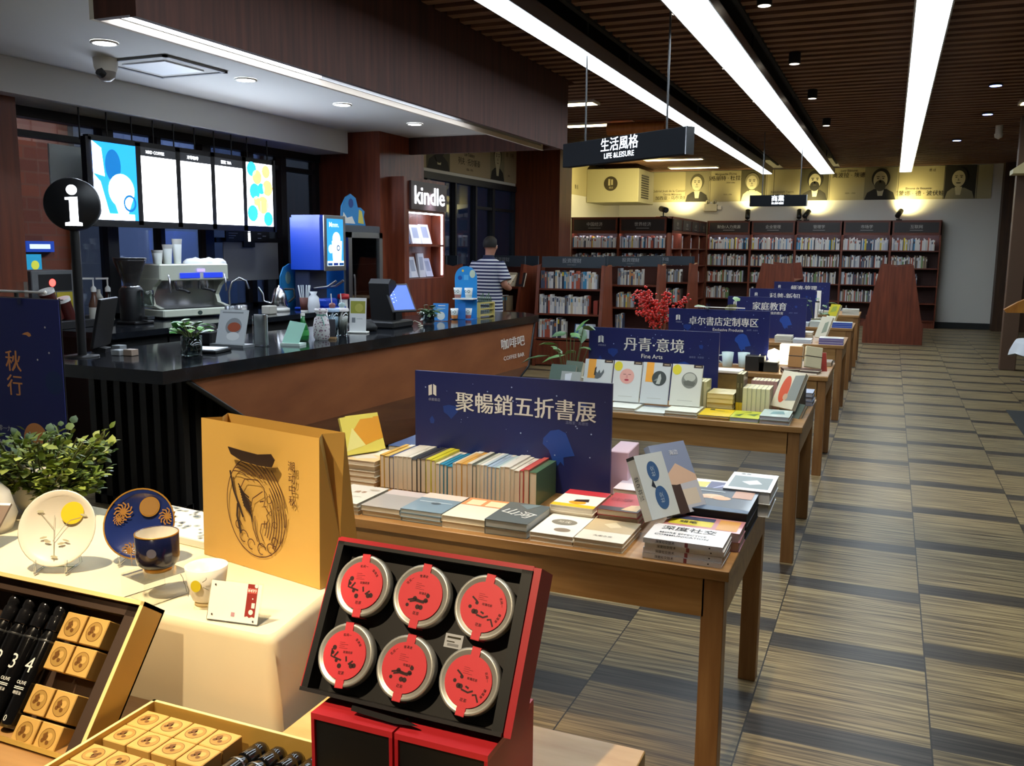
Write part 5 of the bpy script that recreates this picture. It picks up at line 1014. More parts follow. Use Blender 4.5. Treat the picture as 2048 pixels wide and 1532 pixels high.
# big round i sign on the bar
t=thing('info_sign','round black i sign with glowing letter on a tall pole at the bar end','sign',T(-4.60,4.07,.95))
MB().lathe([(.10,0),(.10,.008),(.02,.014)],BLACK,28).obj('base',t); MB().cyl(.027,.01,.80,BLACK,16).obj('pole',t)
Md=T(0,0,.93)@RZ(38)@RX(90)
MB().lathe([(0,-.045),(.150,-.045),(.158,-.035),(.158,.035),(.150,.045),(0,.045)],mat('#15171c',.35),40,Md).obj('disc_body',t)
m=MB().disc(.005,.085,.030,.0465,SCW,20,Md).poly([(-.035,.040),(.035,.045),(.035,-.105),(.055,-.110),(.055,-.128),(-.040,-.128),(-.040,-.110),(-.012,-.105),(-.012,.026),(-.035,.026)],.0465,SCW,Md); m.obj('symbol',t,label='glowing white letter i')
t=thing('order_screen','thin dark order screen with a violet glow behind the i sign pole','screen',T(-4.72,4.30,.95)@RZ(-62)@RX(-12)); MB().bbox((-.16,0,.04),(.16,.02,.36),BLACK,.004).obj('housing',t); MB().rect(-.14,.06,.14,.34,.001,mat('#6a6fe0',.4,emit=1.2),FACE_Y).obj('display',t); MB().box((-.05,-.02,0),(.05,.06,.04),BLACK).obj('foot',t)
# blue drink machine
BLUE=mat('#1340b4',.35,coat=.2); BLUE2=mat('#1b6fc8',.4); SKY=mat('#2a93d6',.4,emit=.5)
t=thing('drink_machine','big blue drink machine with a picture panel on the back counter','machine',T(-5.20,7.57,1.0))
MB().prism([(-.42,.02),(-.40,.0),(-.05,.0),(-.02,.03),(-.02,.37),(-.05,.40),(-.40,.40),(-.42,.38)],.41,.93,BLUE).prism([(-.40,.02),(-.06,.02),(-.04,.05),(-.04,.36),(-.40,.38)],.93,.955,BLUE).obj('hood',t)
MB().bbox((-.02,.01,.40),(.0,.39,.955),STEEL,.006).obj('front_frame',t)
FXo=FACE_X; FACE_X=FXo@T(-.385,0,0)
m=MB().rect(.435,.45,.725,.92,.0015,SKY,FACE_X).text('Mmm.',.07,mat('#cfe6f7',.4,emit=.8),FACE_X@T(.56,.86,.003),.01)
m.poly([(.535,.47),(.68,.47),(.70,.70),(.515,.70)],.0025,mat('#dfeaf2',.4,emit=.7),FACE_X).disc(.60,.72,.07,.0022,mat('#dfeaf2',.4,emit=.7),20,FACE_X).disc(.50,.62,.045,.0021,mat('#b9dcf2',.4,emit=.6),16,FACE_X).ring(.63,.63,.018,.03,.003,mat('#1d5f9c',.4),16,FACE_X).rect(.435,.45,.725,.50,.004,mat('#e3eef5',.4,emit=.6),FACE_X).rect(.44,.455,.52,.48,.005,BLUE2,FACE_X).rect(.54,.455,.62,.48,.005,BLUE,FACE_X).rect(.64,.455,.72,.48,.005,BLUE2,FACE_X)
m.obj('picture_panel',t); FACE_X=FXo
MB().bbox((-.40,.05,0),(-.22,.36,.41),mat('#16203f',.5),.01).bbox((-.40,.03,0),(-.0,.38,.03),BLUE,.008).obj('pedestal',t)
m=MB()
for y in (.12,.25): m.tube([(-.22,y,.22),(-.08,y+.05,.24),(.0,y+.08,.30)],.014,STEEL,8)
m.obj('tap',t)
tag(MB().bbox((-5.38,7.62,1.031),(-5.24,7.86,1.12),BLUE,.02).obj('blue_tub'),'glossy blue tub under the drink machine taps','tub')
t=thing('red_dispenser','red topped white dispenser before the blue tub','dispenser',T(-5.27,8.0,1.0)); MB().cyl(.045,0,.10,WHITE,18).obj('body',t); MB().lathe([(.0,.16),(.06,.15),(.065,.11),(.05,.10)],mat('#b8242a',.35),18).obj('lid',t)
# fridge
t=thing('drinks_fridge','tall glass door drinks fridge beside the blue machine','fridge',T(-5.92,8.17,0))
MB().bbox((0,0,.0),(.56,.74,1.875),mat('#5b5f66',.4,.5),.01).box((0,-.004,.05),(.55,0,1.86),BLUE2).obj('cabinet',t)
d=MB().box((.56,.02,.50),(.60,.09,1.80),STEEL).box((.56,.65,.50),(.60,.72,1.80),STEEL).box((.56,.02,1.74),(.60,.72,1.80),STEEL).box((.56,.02,.50),(.60,.72,.56),STEEL).obj('door',t)
MB().box((.575,.09,.56),(.58,.65,1.74),GLASS).obj('glass',d); MB().tube([(.615,.10,.95),(.625,.10,1.0),(.625,.10,1.3),(.615,.10,1.35)],.010,CHROME,8).obj('handle',d)
MB().box((.562,.09,.56),(.565,.65,1.74),mat('#1b1e22',.6)).obj('interior',t); 
for z in (.85,1.15,1.45): MB().box((.565,.09,z),(.573,.65,z+.012),STEEL).obj('rack',t)
MB().rect(.06,.12,.68,.44,.562,mat('#7b7f86',.4,.5),FACE_X).rect(.38,.24,.52,.36,.564,BLACK,FACE_X).disc(.42,.30,.025,.566,mat('#e8402c',.4,emit=3),14,FACE_X).disc(.48,.30,.012,.566,mat('#ddffff',.4,emit=2),10,FACE_X).obj('control_panel',t)
t=thing('promo_topper','blue cartoon free promo board standing on the fridge','board',T(-5.50,8.32,1.876)@RZ(90)); t['label']='blue and white cutout promo board standing on top of the fridge'
MB().prism([(0,0),(.50,0),(.46,.10),(.48,.16),(.40,.20),(.34,.20),(.30,.30),(.20,.34),(.10,.30),(.02,.20),(.01,.1)],-.006,.006,mat('#2b86c4',.5),FACE_Y).obj('board',t); MB().poly([(.02,.02),(.28,.02),(.22,.10),(.12,.08),(.05,.14)],.0075,WHITE,FACE_Y).poly([(.34,.03),(.46,.02),(.42,.16),(.36,.18)],.0075,mat('#d9c95a',.5),FACE_Y).disc(.20,.24,.05,.0075,mat('#16448a',.5),16,FACE_Y).obj('print',t)
# glowing sign cabinet
t=thing('display_cabinet','wooden display niche lit white under a glowing sign','cabinet')
KX0,KX1=-5.47,-5.27
MB().box((KX0,9.30,0),(KX1,10.34,1.27),RED).box((KX0,9.30,2.06),(KX1,10.34,2.46),RED).box((KX0,9.30,1.27),(KX1,9.41,2.06),RED).box((KX0,10.30,1.27),(KX1,10.34,2.06),RED).box((KX0,9.41,1.27),(KX0+.02,10.30,2.06),RED).obj('carcass',t)
MB().box((KX0+.02,9.41,1.655),(KX1,10.30,1.68),RED).obj('shelf',t)
LW=mat('#e9f0ff',.4,emit=10)
MB().box((KX1-.04,9.42,2.045),(KX1-.01,10.29,2.06),LW).box((KX1-.03,10.285,1.30),(KX1-.01,10.30,2.04),mat('#dfe4ff',.4,emit=5)).obj('led_strip',t,label='glowing white strip')
MB().box((KX1,9.42,2.09),(KX1+.03,10.33,2.42),mat('#4a3a3c',.4)).obj('sign_plate',t); MB().text('kindle',.30,mat('#eef6ff',.4,emit=6),T(KX1+.034,9.88,2.25)@FACE_X,.004,1.1).obj('lettering',t,label='glowing white lettering')
for i,(y,z,w,h,c,lab,ty) in enumerate(((9.44,1.681,.20,.33,'#3f5f8f','blue patterned box on the upper niche shelf',8),(9.70,1.681,.24,.24,'#dfe3ee','white tablet box propped on the upper niche shelf, first of two',14),(9.95,1.681,.26,.26,'#e6e9f2','white tablet box propped on the upper niche shelf, second of two',16),(9.46,1.271,.22,.20,'#cfd6ea','white box on the lower niche shelf, first of four',10),(9.66,1.271,.18,.26,'#e3e8f5','white box on the lower niche shelf, second of four',14),(9.88,1.271,.16,.30,'#dfe4f2','white box on the lower niche shelf, third of four',8),(10.06,1.271,.18,.24,'#c3cbe0','white box on the lower niche shelf, fourth of four',16))):
    o=MB().bbox((0,0,0),(.03,w,h),mat(c,.4),.002).rect(w*.2,h*.3,w*.8,h*.85,.0305,mat('#25305a' if c=='#3f5f8f' else '#9aa6c4',.3),FACE_X).obj('tablet_box',X=T(KX1-.14,y,z)@RY(-ty)); tag(o,lab,'box','boxes in the lit niche')
spot((KX1+.1,9.9,2.3),(KX1-.1,9.85,1.4),14,(.8,.85,1),100,1,.08); 
# espresso machine
t=thing('espresso_machine','white two group espresso machine on the back counter','machine',T(-5.83,6.02,1.0)@RZ(76)@SC(1,1,.77)); CR=mat('#d5d9c6',.3,coat=.3)
W_=.72 ; D_=.42
m=MB()
m.bbox((-.02,-.06,.02),(W_,D_,.11),CR,.012).bbox((0,.0,.43),(W_-.02,D_,.62),CR,.012).prism([(0,.12),(D_,.12),(D_,.45),(.0,.45),(.10,.36),(.16,.25),(.13,.16)],-.01,.03,CR,frame((0,1,0),(0,0,1),(1,0,0))).prism([(0,.12),(D_,.12),(D_,.45),(.0,.45),(.10,.36),(.16,.25),(.13,.16)],W_-.06,W_-.02,CR,frame((0,1,0),(0,0,1),(1,0,0))); m.obj('body',t)
MB().box((.03,.18,.11),(W_-.06,.20,.43),CHROME).box((.03,-.03,.112),(W_-.06,.18,.12),mat('#3a3c40',.3,.8)).obj('backsplash',t)
for x in (.20,.46):
    g_=MB().lathe([(.045,.0),(.05,.05),(.05,.10)],CHROME,18,T(x,.06,.33)).obj('group_head',t); MB().tube([(x,.06,.33),(x,-.06,.32),(x,-.12,.30)],.014,BLACK,8).obj('portafilter',g_)
for x in (.19,.43): MB().bbox((x,-.012,.46),(x+.20,.0,.52),mat('#1c2f9c',.3,emit=.9),.003).obj('button_panel',t)
MB().rect(.36,.53,.44,.565,.013,mat('#8f7fe0',.4,emit=1),FACE_Y).obj('display',t)
for x in (.06,.63): MB().tube([(x,-.03,.50),(x-.01,-.06,.44),(x,-.05,.30)],.008,CHROME,8).obj('steam_wand',t)
MB().disc(.34,.06,.025,.061,mat('#33453f',.5),16,FACE_Y).obj('badge',t)
for x in (.06,.62):
    for y in (.02,.34): MB().cyl(.025,0,.03,BLACK,12,T(x,y,0)).obj('foot',t)
for i in range(5):
    st=T(-5.83,6.02,1.478)@RZ(76)@T(.05+.095*(i%3)+.05*(i//3),.10+.10*(i//3),.0); h=(.12,.17,.22,.12,.10)[i]
    t=thing('cup_stack','stack of white paper cups on the espresso machine, %s from the grinder'%ORD[i],'cups',st,'cup stacks on the espresso machine'); MB().lathe([(.030,0),(.043,h),(.040,h),(.028,.01)],mat('#e9ece6',.5),18).obj('cups',t); MB().lathe([(.0315,h*.45),(.0445,h*.95),(.0445,h)],WHITE,18).obj('rim',t)
m=MB()
for i in range(5): m.lathe([(0,.05+.01*(i%2)),(.04,.045),(.07,.02),(.075,0)],mat('#e9e9ea',.8),12,T(.07*i,.04*(i%2),0)@SC(1.1,.8,1))
tag(m.obj('cloth_heap',X=T(-5.83,6.02,1.478)@RZ(76)@T(.38,.10,0)),'crumpled white cloth lying on the espresso machine top','cloth')
t=thing('coffee_grinder','black coffee grinder with a smoky bean hopper','grinder',T(-5.72,5.60,1.0)@SC(.95,.95,.82))
MB().bbox((-.10,-.11,0),(.12,.11,.03),BLACK,.008).lathe([(.095,.03),(.10,.06),(.10,.33),(.085,.36),(.06,.37)],BLACK,24,T(-.02,0,0)).obj('body',t)
MB().lathe([(.055,.37),(.06,.40),(.13,.62),(.135,.64),(.13,.64),(.055,.41)],mat('#3d3a38',.15,alpha=.75),24,T(-.02,0,0)).lathe([(0,.642),(.137,.642),(.137,.655),(0,.66)],mat('#2a2828',.2),24,T(-.02,0,0)).obj('hopper',t)
MB().lathe([(0,.41),(.05,.41),(.08,.50),(0,.51)],mat('#1c120c',.6),18,T(-.02,0,0)).obj('beans',t); MB().lathe([(.075,.362),(.077,.375),(.06,.38)],CHROME,20,T(-.02,0,0)).obj('collar',t)
MB().lathe([(.055,.18),(.06,.20),(.06,.33),(.055,.34)],TUMBLER,18,T(.13,.02,0)).box((.09,-.02,.05),(.17,.06,.08),CHROME).obj('doser',t)
def syrup(X,lab,c,h=.24,proto=[None]):
    t=thing('syrup_bottle',lab,'bottle',X,'syrup bottles by the grinder'); MB().lathe([(0,0),(.04,0),(.042,.01),(.042,h*.6),(.02,h*.85),(.017,h)],mat(c,.15,coat=.4),18).obj('body',t)
    MB().cyl(.0425,h*.10,h*.52,mat('#d9d5c8',.6),18).obj('paper_label',t); MB().lathe([(.022,h),(.022,h+.03),(.006,h+.05),(.006,h+.10)],WHITE,14).box((-.008,-.008,h+.10),(.09,.008,h+.115),WHITE).obj('pump',t)
for i,(x,y,c,lab) in enumerate(((-6.08,5.36,'#2a1a12','brown syrup bottle with white pump, beside the i sign pole'),(-5.98,5.44,'#6a4a3a','amber syrup bottle with white pump, middle of the pumps'),(-5.92,5.53,'#171312','black syrup bottle with white pump beside the grinder'))): syrup(T(x,y,1.0)@RZ(200+20*i),lab,c,.26)
tag(MB().lathe([(0,0),(.035,0),(.035,.20),(.015,.24),(.015,.27)],mat('#c9c4b4',.3),16).obj('small_bottle',X=T(-6.10,5.60,1.0)),'small pale bottle behind the black syrup bottle','bottle')
t=thing('popcorn_machine','metal heating cabinet with red display and yellow panels by the window','machine',T(-6.29,4.88,1.0)); MB().bbox((0,0,0),(.30,.40,.44),mat('#7d7f80',.4,.5),.006).obj('body',t)
MB().rect(.06,.28,.36,.41,.302,BLACK,FACE_X).disc(.18,.345,.03,.304,mat('#ff3a34',.4,emit=3),14,FACE_X).rect(.06,.12,.205,.27,.303,mat('#b5a32a',.5),FACE_X).rect(.215,.12,.36,.27,.303,mat('#b5a32a',.5),FACE_X).obj('control_panel',t)
for i,(y,z) in enumerate(((4.97,1.335),(5.11,1.25))):
    t=thing('lidded_jar','dark red jar with a white lid tilted by the heating cabinet, '+('upper','lower')[i]+' one','jar',T(-5.93,y-.06,1.0+.0) if 0 else T(-5.90,y,1.0+.16-.07*i)@RX(20),'lidded jars'); MB().cyl(.055,-.10,.12,mat('#4a1a14',.3),18).obj('body',t); MB().cyl(.06,.12,.145,WHITE,18).obj('lid',t)
t=thing('jar_rack','low dark rack under the two tilted jars','rack',T(-5.97,4.89,1.0)); MB().bbox((0.01,0,0),(.2,.36,.06),BLACK,.004).obj('rack_body',t)
t=thing('gooseneck_kettle','steel gooseneck kettle on a white heating base','kettle',T(-5.60,7.36,1.0)@RZ(35)); MB().lathe([(0,0),(.10,0),(.10,.03),(.07,.04),(0,.04)],WHITE,24).obj('base',t)
MB().lathe([(.075,.042),(.085,.06),(.065,.17),(.045,.22),(.04,.23),(.012,.24),(.012,.255),(0,.26)],CHROME,24).obj('body',t); MB().tube([(-.08,0,.08),(-.15,0,.10),(-.16,0,.18),(-.20,0,.24)],.011,CHROME,8).obj('spout',t); MB().tube([(.05,0,.22),(.14,0,.22),(.15,0,.14),(.09,0,.09)],.012,BLACK,8).obj('handle',t)
t=thing('tap','chrome gooseneck tap behind the magazine','tap',T(-6.0,7.10,1.0)@RZ(60)); MB().tube([(0,0,0),(0,0,.20),(.03,0,.29),(.10,0,.33),(.17,0,.30),(.20,0,.22)],.013,CHROME,10).obj('spout',t); MB().cyl(.03,0,.03,CHROME,16).obj('base',t)
tag(MB().prism([(0,0),(.60,0),(.60,.24),(.56,.30),(.46,.34),(.20,.36),(.08,.33),(.02,.26)],-.006,.006,mat('#2477ad',.5),FACE_Y).rect(.05,.08,.55,.16,.0075,mat('#3f93c4',.5),FACE_Y).disc(.16,.25,.05,.0075,mat('#7f9f9a',.5),14,FACE_Y).disc(.42,.25,.07,.0075,mat('#9fb5c4',.5),14,FACE_Y).rect(.02,.0,.58,.06,.0075,mat('#185f99',.5),FACE_Y).obj('promo_board',X=T(-5.69,7.48,1.0)@RZ(90)@SC(.88,1,1.3)),'blue promo board with a rounded top behind the kettle','board')
t=thing('straw_cup','brown paper cup full of white straws','cup',T(-5.37,7.46,1.0)); MB().lathe([(0,0),(.038,0),(.052,.14),(.048,.14),(.036,.01)],mat('#5a2c24',.6),20).cyl(.0395,0,.02,WHITE,20).obj('body',t)
m=MB()
for i in range(14): aa=i*2.4; m.tube([(.02*math.cos(aa),.02*math.sin(aa),.02),(.06*math.cos(aa),.06*math.sin(aa),.26)],.005,mat('#dfe6ea',.5),6)
m.obj('straws',t)
tag(MB().lathe([(.06,0),(.07,.06),(.06,.14),(.03,.17),(.045,.20),(.0,.19)],mat('#c9ccd0',.5),14,SC(1,.6,1)).obj('plastic_bag'),'crumpled pale plastic bag beside the straw cup','bag').matrix_world=T(-5.27,7.47,1.0)
tag(MB().bbox((-5.50,6.95,1.0),(-5.40,7.06,1.08),mat('#b5b0a4',.5),.006).obj('tea_caddy'),'small pale caddy box beside the kettle base','box')
for i,(y,c) in enumerate(((6.42,'#6d6f70'),(6.52,'#8a8886'))): tag(MB().lathe([(0,0),(.05,0),(.05,.11),(.046,.11),(.044,.01)],mat(c,.3,.7),18).obj('steel_pitcher',X=T(-5.42,y+.05*i,1.0)),'steel milk pitcher behind the magazine, '+('first','second')[i]+' from the espresso machine','pitcher','milk pitchers')
# ---------------------------------------------------------------- things on the bar top
BZ=.9505
leafy('potted_pothos','green trailing plant in a square glass of water at the bar corner',T(-4.05,4.42,BZ+.10),22,.13,.11,.095,['#6a7a3a','#63a546','#7dbd55','#9ad06a','#57984a'],None,12,1,.4,.03)
t=[o for o in bpy.data.objects if o.name.startswith('potted_pothos')][-1]; f=glasspot(.065,.125,.55); f(t)
for c in t.children:
    if c.name.startswith(('glass_vase','water')): c.location.z=-.10
t=thing('menu_pad','black clip pad with a white sheet lying on the bar','pad',T(-4.12,4.62,BZ)@RZ(12)); MB().bbox((-.12,-.10,0),(.13,.11,.02),BLACK,.004).obj('pad',t); MB().box((-.10,-.085,.02),(.11,.10,.024),mat('#e6ecf2',.5)).obj('sheet',t)
t=thing('magazine','grey magazine with a coral stone picture propped up on the bar','magazine',T(-4.30,4.93,BZ)@RZ(10)@RX(70)); MB().box((0,0,0),(.215,.26,.012),mat('#c5cacd',.35)).obj('cover',t)
MB().disc(.12,.14,.062,.0125,mat('#8f9498',.4),20).disc(.125,.135,.05,.013,mat('#a8583f',.4),20,None,.035).disc(.125,.07,.05,.013,mat('#dfe2e2',.4),16,None,.03).rect(.02,.235,.18,.245,.0125,mat('#8a8f93',.4)).obj('picture',t)
tag(MB().box((-4.33,4.90,BZ),(-4.04,5.02,BZ+.018),mat('#7f8488',.5)).obj('magazine_stack'),'flat grey magazine lying under the propped coral picture one','magazine')
t=thing('leaflet_holder','clear leaflet holder with a steel upright between the magazine and the mint flyers','holder',T(-3.965,5.03,BZ)); MB().box((-.12,0,0),(.01,.05,.004),CLEAR).box((-.12,.03,0),(.01,.034,.21),CLEAR).obj('holder_body',t); MB().bbox((-.010,.0,0),(.010,.02,.225),STEEL,.003).obj('upright',t); MB().box((-.11,.036,.01),(-.0,.044,.22),mat('#c2c6c8',.4)).obj('paper',t)
t=thing('flyer_stack','mint green flyers leaning by the steel upright','flyers',T(-3.93,5.16,BZ)@RZ(8)); MB().box((0,0,0),(.15,.10,.016),mat('#cfe3da',.5)).obj('stack',t); MB().box((0,0,0),(.13,.17,.004),mat('#9fd2bf',.5),T(.0,.03,.018)@RX(62)@RZ(-8)).obj('flyer',t)
t=thing('green_bottle','green glass mineral water bottle on the bar','bottle',T(-3.95,5.46,BZ)); MB().lathe([(0,0),(.036,0),(.042,.02),(.043,.06),(.034,.11),(.016,.15),(.014,.19),(.0,.19)],mat('#1f7a34',.1,coat=.5,alpha=.85),24).obj('body',t); MB().cyl(.016,.188,.205,WHITE,16).obj('cap',t); MB().lathe([(.0435,.045),(.0438,.065),(.040,.085)],mat('#3f9a4c',.5),24,cap=False).obj('paper_label',t)
FLB=NT('flower_print',.7); vv=FLB.n('TexVoronoi',i0=FLB.obj(),Scale=55.0); FLB=FLB.col(FLB.mix(FLB.math('LESS_THAN',vv.outputs['Distance'],.36),'#d9d5d6','#8f6d80'))
t=thing('drawstring_pouch','flower printed drawstring pouch beside the green bottle','pouch',T(-3.90,5.62,BZ)); MB().lathe([(.045,0),(.058,.02),(.06,.10),(.05,.16),(.028,.185),(.05,.215),(.045,.235),(.0,.20)],FLB,18,SC(1.15,.75,1)).obj('pouch',t); MB().lathe([(.030,.180),(.034,.187),(.030,.194)],mat('#4f9f8f',.5),16,SC(1.15,.75,1),cap=False).tube([(.02,-.03,.18),(.045,-.04,.14),(.05,-.035,.11)],.003,mat('#4f9f8f',.5),5).obj('drawstring',t)
t=thing('phone_card','dark upright card in a wooden foot before the cold drink cups','card',T(-3.86,5.68,BZ)@RZ(20)); MB().box((-.035,0,.015),(.035,.008,.15),mat('#34353c',.4)).obj('card',t); MB().bbox((-.035,-.018,0),(.04,.025,.018),mat('#a5835a',.5),.002).obj('foot',t)
for i,(x,y,c,l) in enumerate(((-3.99,5.90,'#9db9d6','blue'),(-3.955,5.98,'#c9bdb6','pink'))):
    t=thing('shake_cup','%s tinted plastic cup with domed lid and straw on the bar'%l,'cup',T(x,y,BZ)); MB().lathe([(0,.003),(.036,.003),(.052,.19),(.049,.19),(.034,.008),(0,.008)],TUMBLER,22).lathe([(0,.01),(.034,.01),(.046,.15),(0,.15)],mat(c,.4),20).obj('body',t)
    MB().lathe([(.054,.19),(.056,.20),(.050,.215),(.02,.218),(.02,.22),(0,.22)],mat('#e6e2e2' if i else '#a8c2dd',.4),22).obj('lid',t); MB().lathe([(0,.262),(.02,.255),(.028,.24),(.02,.22)],mat(('#8f5a5a','#9fb9b9')[i],.5),16).obj('topping',t); MB().tube([(0,0,.20),(-.01,.0,.33)],.004,WHITE,6).obj('straw',t)
t=thing('leaflet_stand','white table stand holding a leaflet with a yellow green photo on the bar','stand',T(-3.955,6.20,BZ)@RZ(14)); MB().bbox((-.075,-.03,0),(.085,.05,.014),WHITE,.003).obj('base',t)
M=T(0,.005,.014)@RX(84); MB().box((-.07,0,0),(.07,.27,.004),mat('#e3e6e6',.4),M).obj('leaflet',t); MB().rect(-.062,.145,.062,.245,.0045,mat('#9a9d3f',.4),M).disc(.01,.19,.035,.005,mat('#b8b65a',.4),14,M).rect(-.05,.07,-.02,.11,.0045,mat('#7c8288',.4),M).rect(-.01,.10,.04,.104,.0045,mat('#9aa0a5',.4),M).obj('print',t)
t=thing('cash_terminal','black cash terminal with a tilted blue customer screen on the bar','terminal',T(-4.02,6.80,BZ)); MB().bbox((-.22,-.16,0),(.14,.20,.06),BLACK,.012).prism([(-.02,.0),(.18,.0),(.14,.20),(.06,.36),(-.02,.38),(-.06,.34)],-.16,.04,BLACK,frame((0,1,0),(0,0,1),(1,0,0))@T(0,.04,0)).obj('body',t)
M=T(.16,.02,.14)@RZ(64)@RX(58); MB().bbox((-.125,0,-.02),(.125,.28,.0),GREYB,.006,M).obj('screen_housing',t); MB().rect(-.105,.02,.105,.26,.001,mat('#4560d8',.4,emit=.75),M).obj('display',t,label='glowing blue display')
m=MB()
for i in range(5): m.rect(-.095,.23-i*.035,-.08,.24-i*.035,.002,mat('#a9b8ff',.4,emit=.6),M).rect(-.06,.225-i*.03,-.05,.235-i*.03,.002,mat('#a9b8ff',.4,emit=.6),M)
m.obj('icons',t); MB().box((-.03,-.04,.03),(.03,.04,.26),BLACK,T(.02,.08,0)).obj('bracket',t)
tag(MB().lathe([(0,0),(.10,0),(.11,.03),(.08,.075),(.0,.09)],BLACK,20,SC(1.3,.8,1)).obj('card_reader',X=T(-4.05,6.42,BZ)),'black rounded card reader between the leaflet stand and the cash terminal','reader')
t=thing('receipt_printer','low black receipt printer behind the magazine on the bar','printer',T(-4.45,4.98,BZ)@RZ(15)); MB().bbox((-.10,-.09,0),(.10,.10,.10),BLACK,.012).obj('body',t); MB().lathe([(.0,-.08),(.045,-.08),(.045,.08),(0,.08)],mat('#1c1c1f',.4),18,T(0,0,.10)@RY(90)).obj('cover',t)
tag(MB().tube([(-3.93,7.02,BZ+.01),(-3.86,6.98,BZ+.05),(-3.84,7.06,BZ+.02),(-3.90,7.12,BZ+.006),(-3.80,7.02,BZ+.006),(-3.78,6.93,BZ+.006)],.005,mat('#c9c2ae',.6),6).obj('cable'),'pale cable curling beside the cash terminal','cable')
leafy('flower_vase','white lily sprig in a clear glass of water beside the blue screen',T(-3.88,7.28,BZ+.0),9,.17,.07,.08,['#4f6a3a','#3f5f34','#2f4a2a','#dfe3df','#4a6a40'],glasspot(.055,.13,.8),21,1,.5,.02)
t=thing('promo_flyer','blue and white flyer standing in a clear holder on the bar','flyer',T(-3.93,7.60,BZ)@RZ(12)@RX(80)); MB().box((-.075,0,-.003),(.085,.175,.0),CLEAR).obj('holder',t); MB().box((-.07,.005,.0),(.08,.17,.002),mat('#2f7fc4',.4)).obj('sheet',t); MB().disc(.01,.05,.04,.0025,mat('#c9cfc9',.4),16).rect(-.02,.145,.05,.152,.0025,WHITE).rect(-.03,.12,.05,.126,.0025,mat('#a9d0ec',.4)).obj('print',t)
t=thing('promo_standee','tall sky blue standee with a rounded top and cup shelf on the bar end','standee',T(-3.86,8.03,BZ)@RZ(6))
R_=.115; MB().prism([(-R_,0),(R_,0)]+[(R_*math.cos(a*PI/12),.40+R_*math.sin(a*PI/12)) for a in range(13)],-.006,.006,mat('#1f86cc',.45),FACE_Y).obj('board',t); MB().box((-.08,-.16,.195),(.12,-.0,.205),WHITE).box((-.10,-.17,0),(.12,.0,.006),mat('#1f6fc0',.5)).box((-.02,-.17,.0),(.055,-.165,.16),mat('#1f6fc0',.5)).obj('shelf',t)
MB().disc(-.06,.40,.022,.0075,mat('#1b4f9c',.5),14,FACE_Y).disc(.07,.44,.03,.0075,mat('#b9c9b0',.5),14,FACE_Y,.04).rect(-.02,.38,.03,.43,.0075,mat('#4fa6dc',.5),FACE_Y).disc(-.03,.47,.012,.0075,mat('#d9b84a',.5),10,FACE_Y).obj('print',t)
pc=None
for i,(x,y,z,lab) in enumerate(((-3.90,7.93,BZ+.2055,'printed paper cup on the blue standee shelf, window side'),(-3.79,7.945,BZ+.2055,'printed paper cup on the blue standee shelf, aisle side'),(-3.90,7.86,BZ,'printed paper cup with orange foot on the bar before the standee'),(-3.80,7.95,BZ,'printed paper cup with red foot on the bar beside the test tube rack'))):
    z0=z+(.0065 if z<1 else 0)
    t=thing('paper_cup',lab,'cup',T(x,y,z0),'printed paper cups by the blue standee'); h=.10; MB().lathe([(0,0),(.030,0),(.042,h),(.039,h),(.028,.006)],mat('#e2e6e2',.5),22).obj('body',t)
    m=MB()
    for aa in (-2.0,-1.1): m.ring(0,0,.009,.014,0,mat('#2a5f58',.5),14,RZ(math.degrees(aa)+90)@T(0,-.0385,.068)@RX(7)@FACE_Y)
    m.lathe([(.0305,.002),(.0345,.035)],mat(('#9a6f66','#b9c4c2','#d98a4a','#b0605a')[i],.5),22,cap=False); m.obj('print',t)
t=thing('tube_rack','yellow wooden rack of clear test tubes with seedlings on the bar end','rack',T(-3.79,8.33,BZ)@RZ(80)); Y_=mat('#c9b56a',.5)
m=MB()
for x in (-.13,.13): m.box((x-.008,-.03,0),(x+.008,.03,.15),Y_)
for z in (.012,.075,.135): m.box((-.13,-.03,z),(.13,.03,z+.012),Y_)
m.obj('frame',t); m=MB(); g=MB()
for i in range(7):
    x=-.105+i*.035; m.lathe([(0,.025),(.010,.03),(.012,.05),(.012,.18)],TUMBLER,12,T(x,0,0)); 
    for j in range(3): g.tube([(x,0,.14),(x+.01*(j-1),.01*(j-1),.20+.02*(i%3))],.003,mat('#4f7a48',.5),5)
m.obj('test_tube',t,kind='stuff'); g.obj('seedlings',t)
for i,(x,y) in enumerate(((-4.60,4.30),(-4.50,4.20),(-4.42,4.22))): tag(MB().bbox((x,y,BZ),(x+.07,y+.06,BZ+(.05,.035,.04)[i]),mat(('#8c9093','#a8adb0','#b5a08f')[i],.3),.003).obj('small_box'),'small pale box at the foot of the i sign pole, '+ORD[i]+' from the pole','box','small boxes by the i sign')

# ---------------------------------------------------------------- hanging signs
def hsign(c, L, h, ang, texts, label, rods, ztop=3.7):
    t=thing('hanging_sign',label,'sign',T(*c)@RZ(ang),'hanging section signs'); MB().bbox((-L/2,-.04,0),(L/2,.04,h),mat('#14171c',.7,spec=.12),.004).obj('box',t); MB().box((L/2,-.041,-.001),(L/2+.012,.041,h+.001),STEEL).obj('end_cap',t)
    m=MB()
    for q,s,x,z,b in texts: m.text(q,s,mat('#eef6ff',.4,emit=1.5),FACE_Y@T(x,z,.042),b)
    m.obj('lettering',t,label='glowing white lettering')
    for x in rods: MB().cyl(.008,h,ztop-c[2],mat('#4a4a4c',.4),8,T(x,0,0)).obj('rod',t)
hsign((-2.06,7.20,2.345),1.48,.20,-32.8,[('生活風格',.115,-.0,.135,.010),('LIFE &LEISURE',.060,-.0,.052,.004)],'hanging charcoal sign reading life and leisure, nearer one',(-.48,.50))
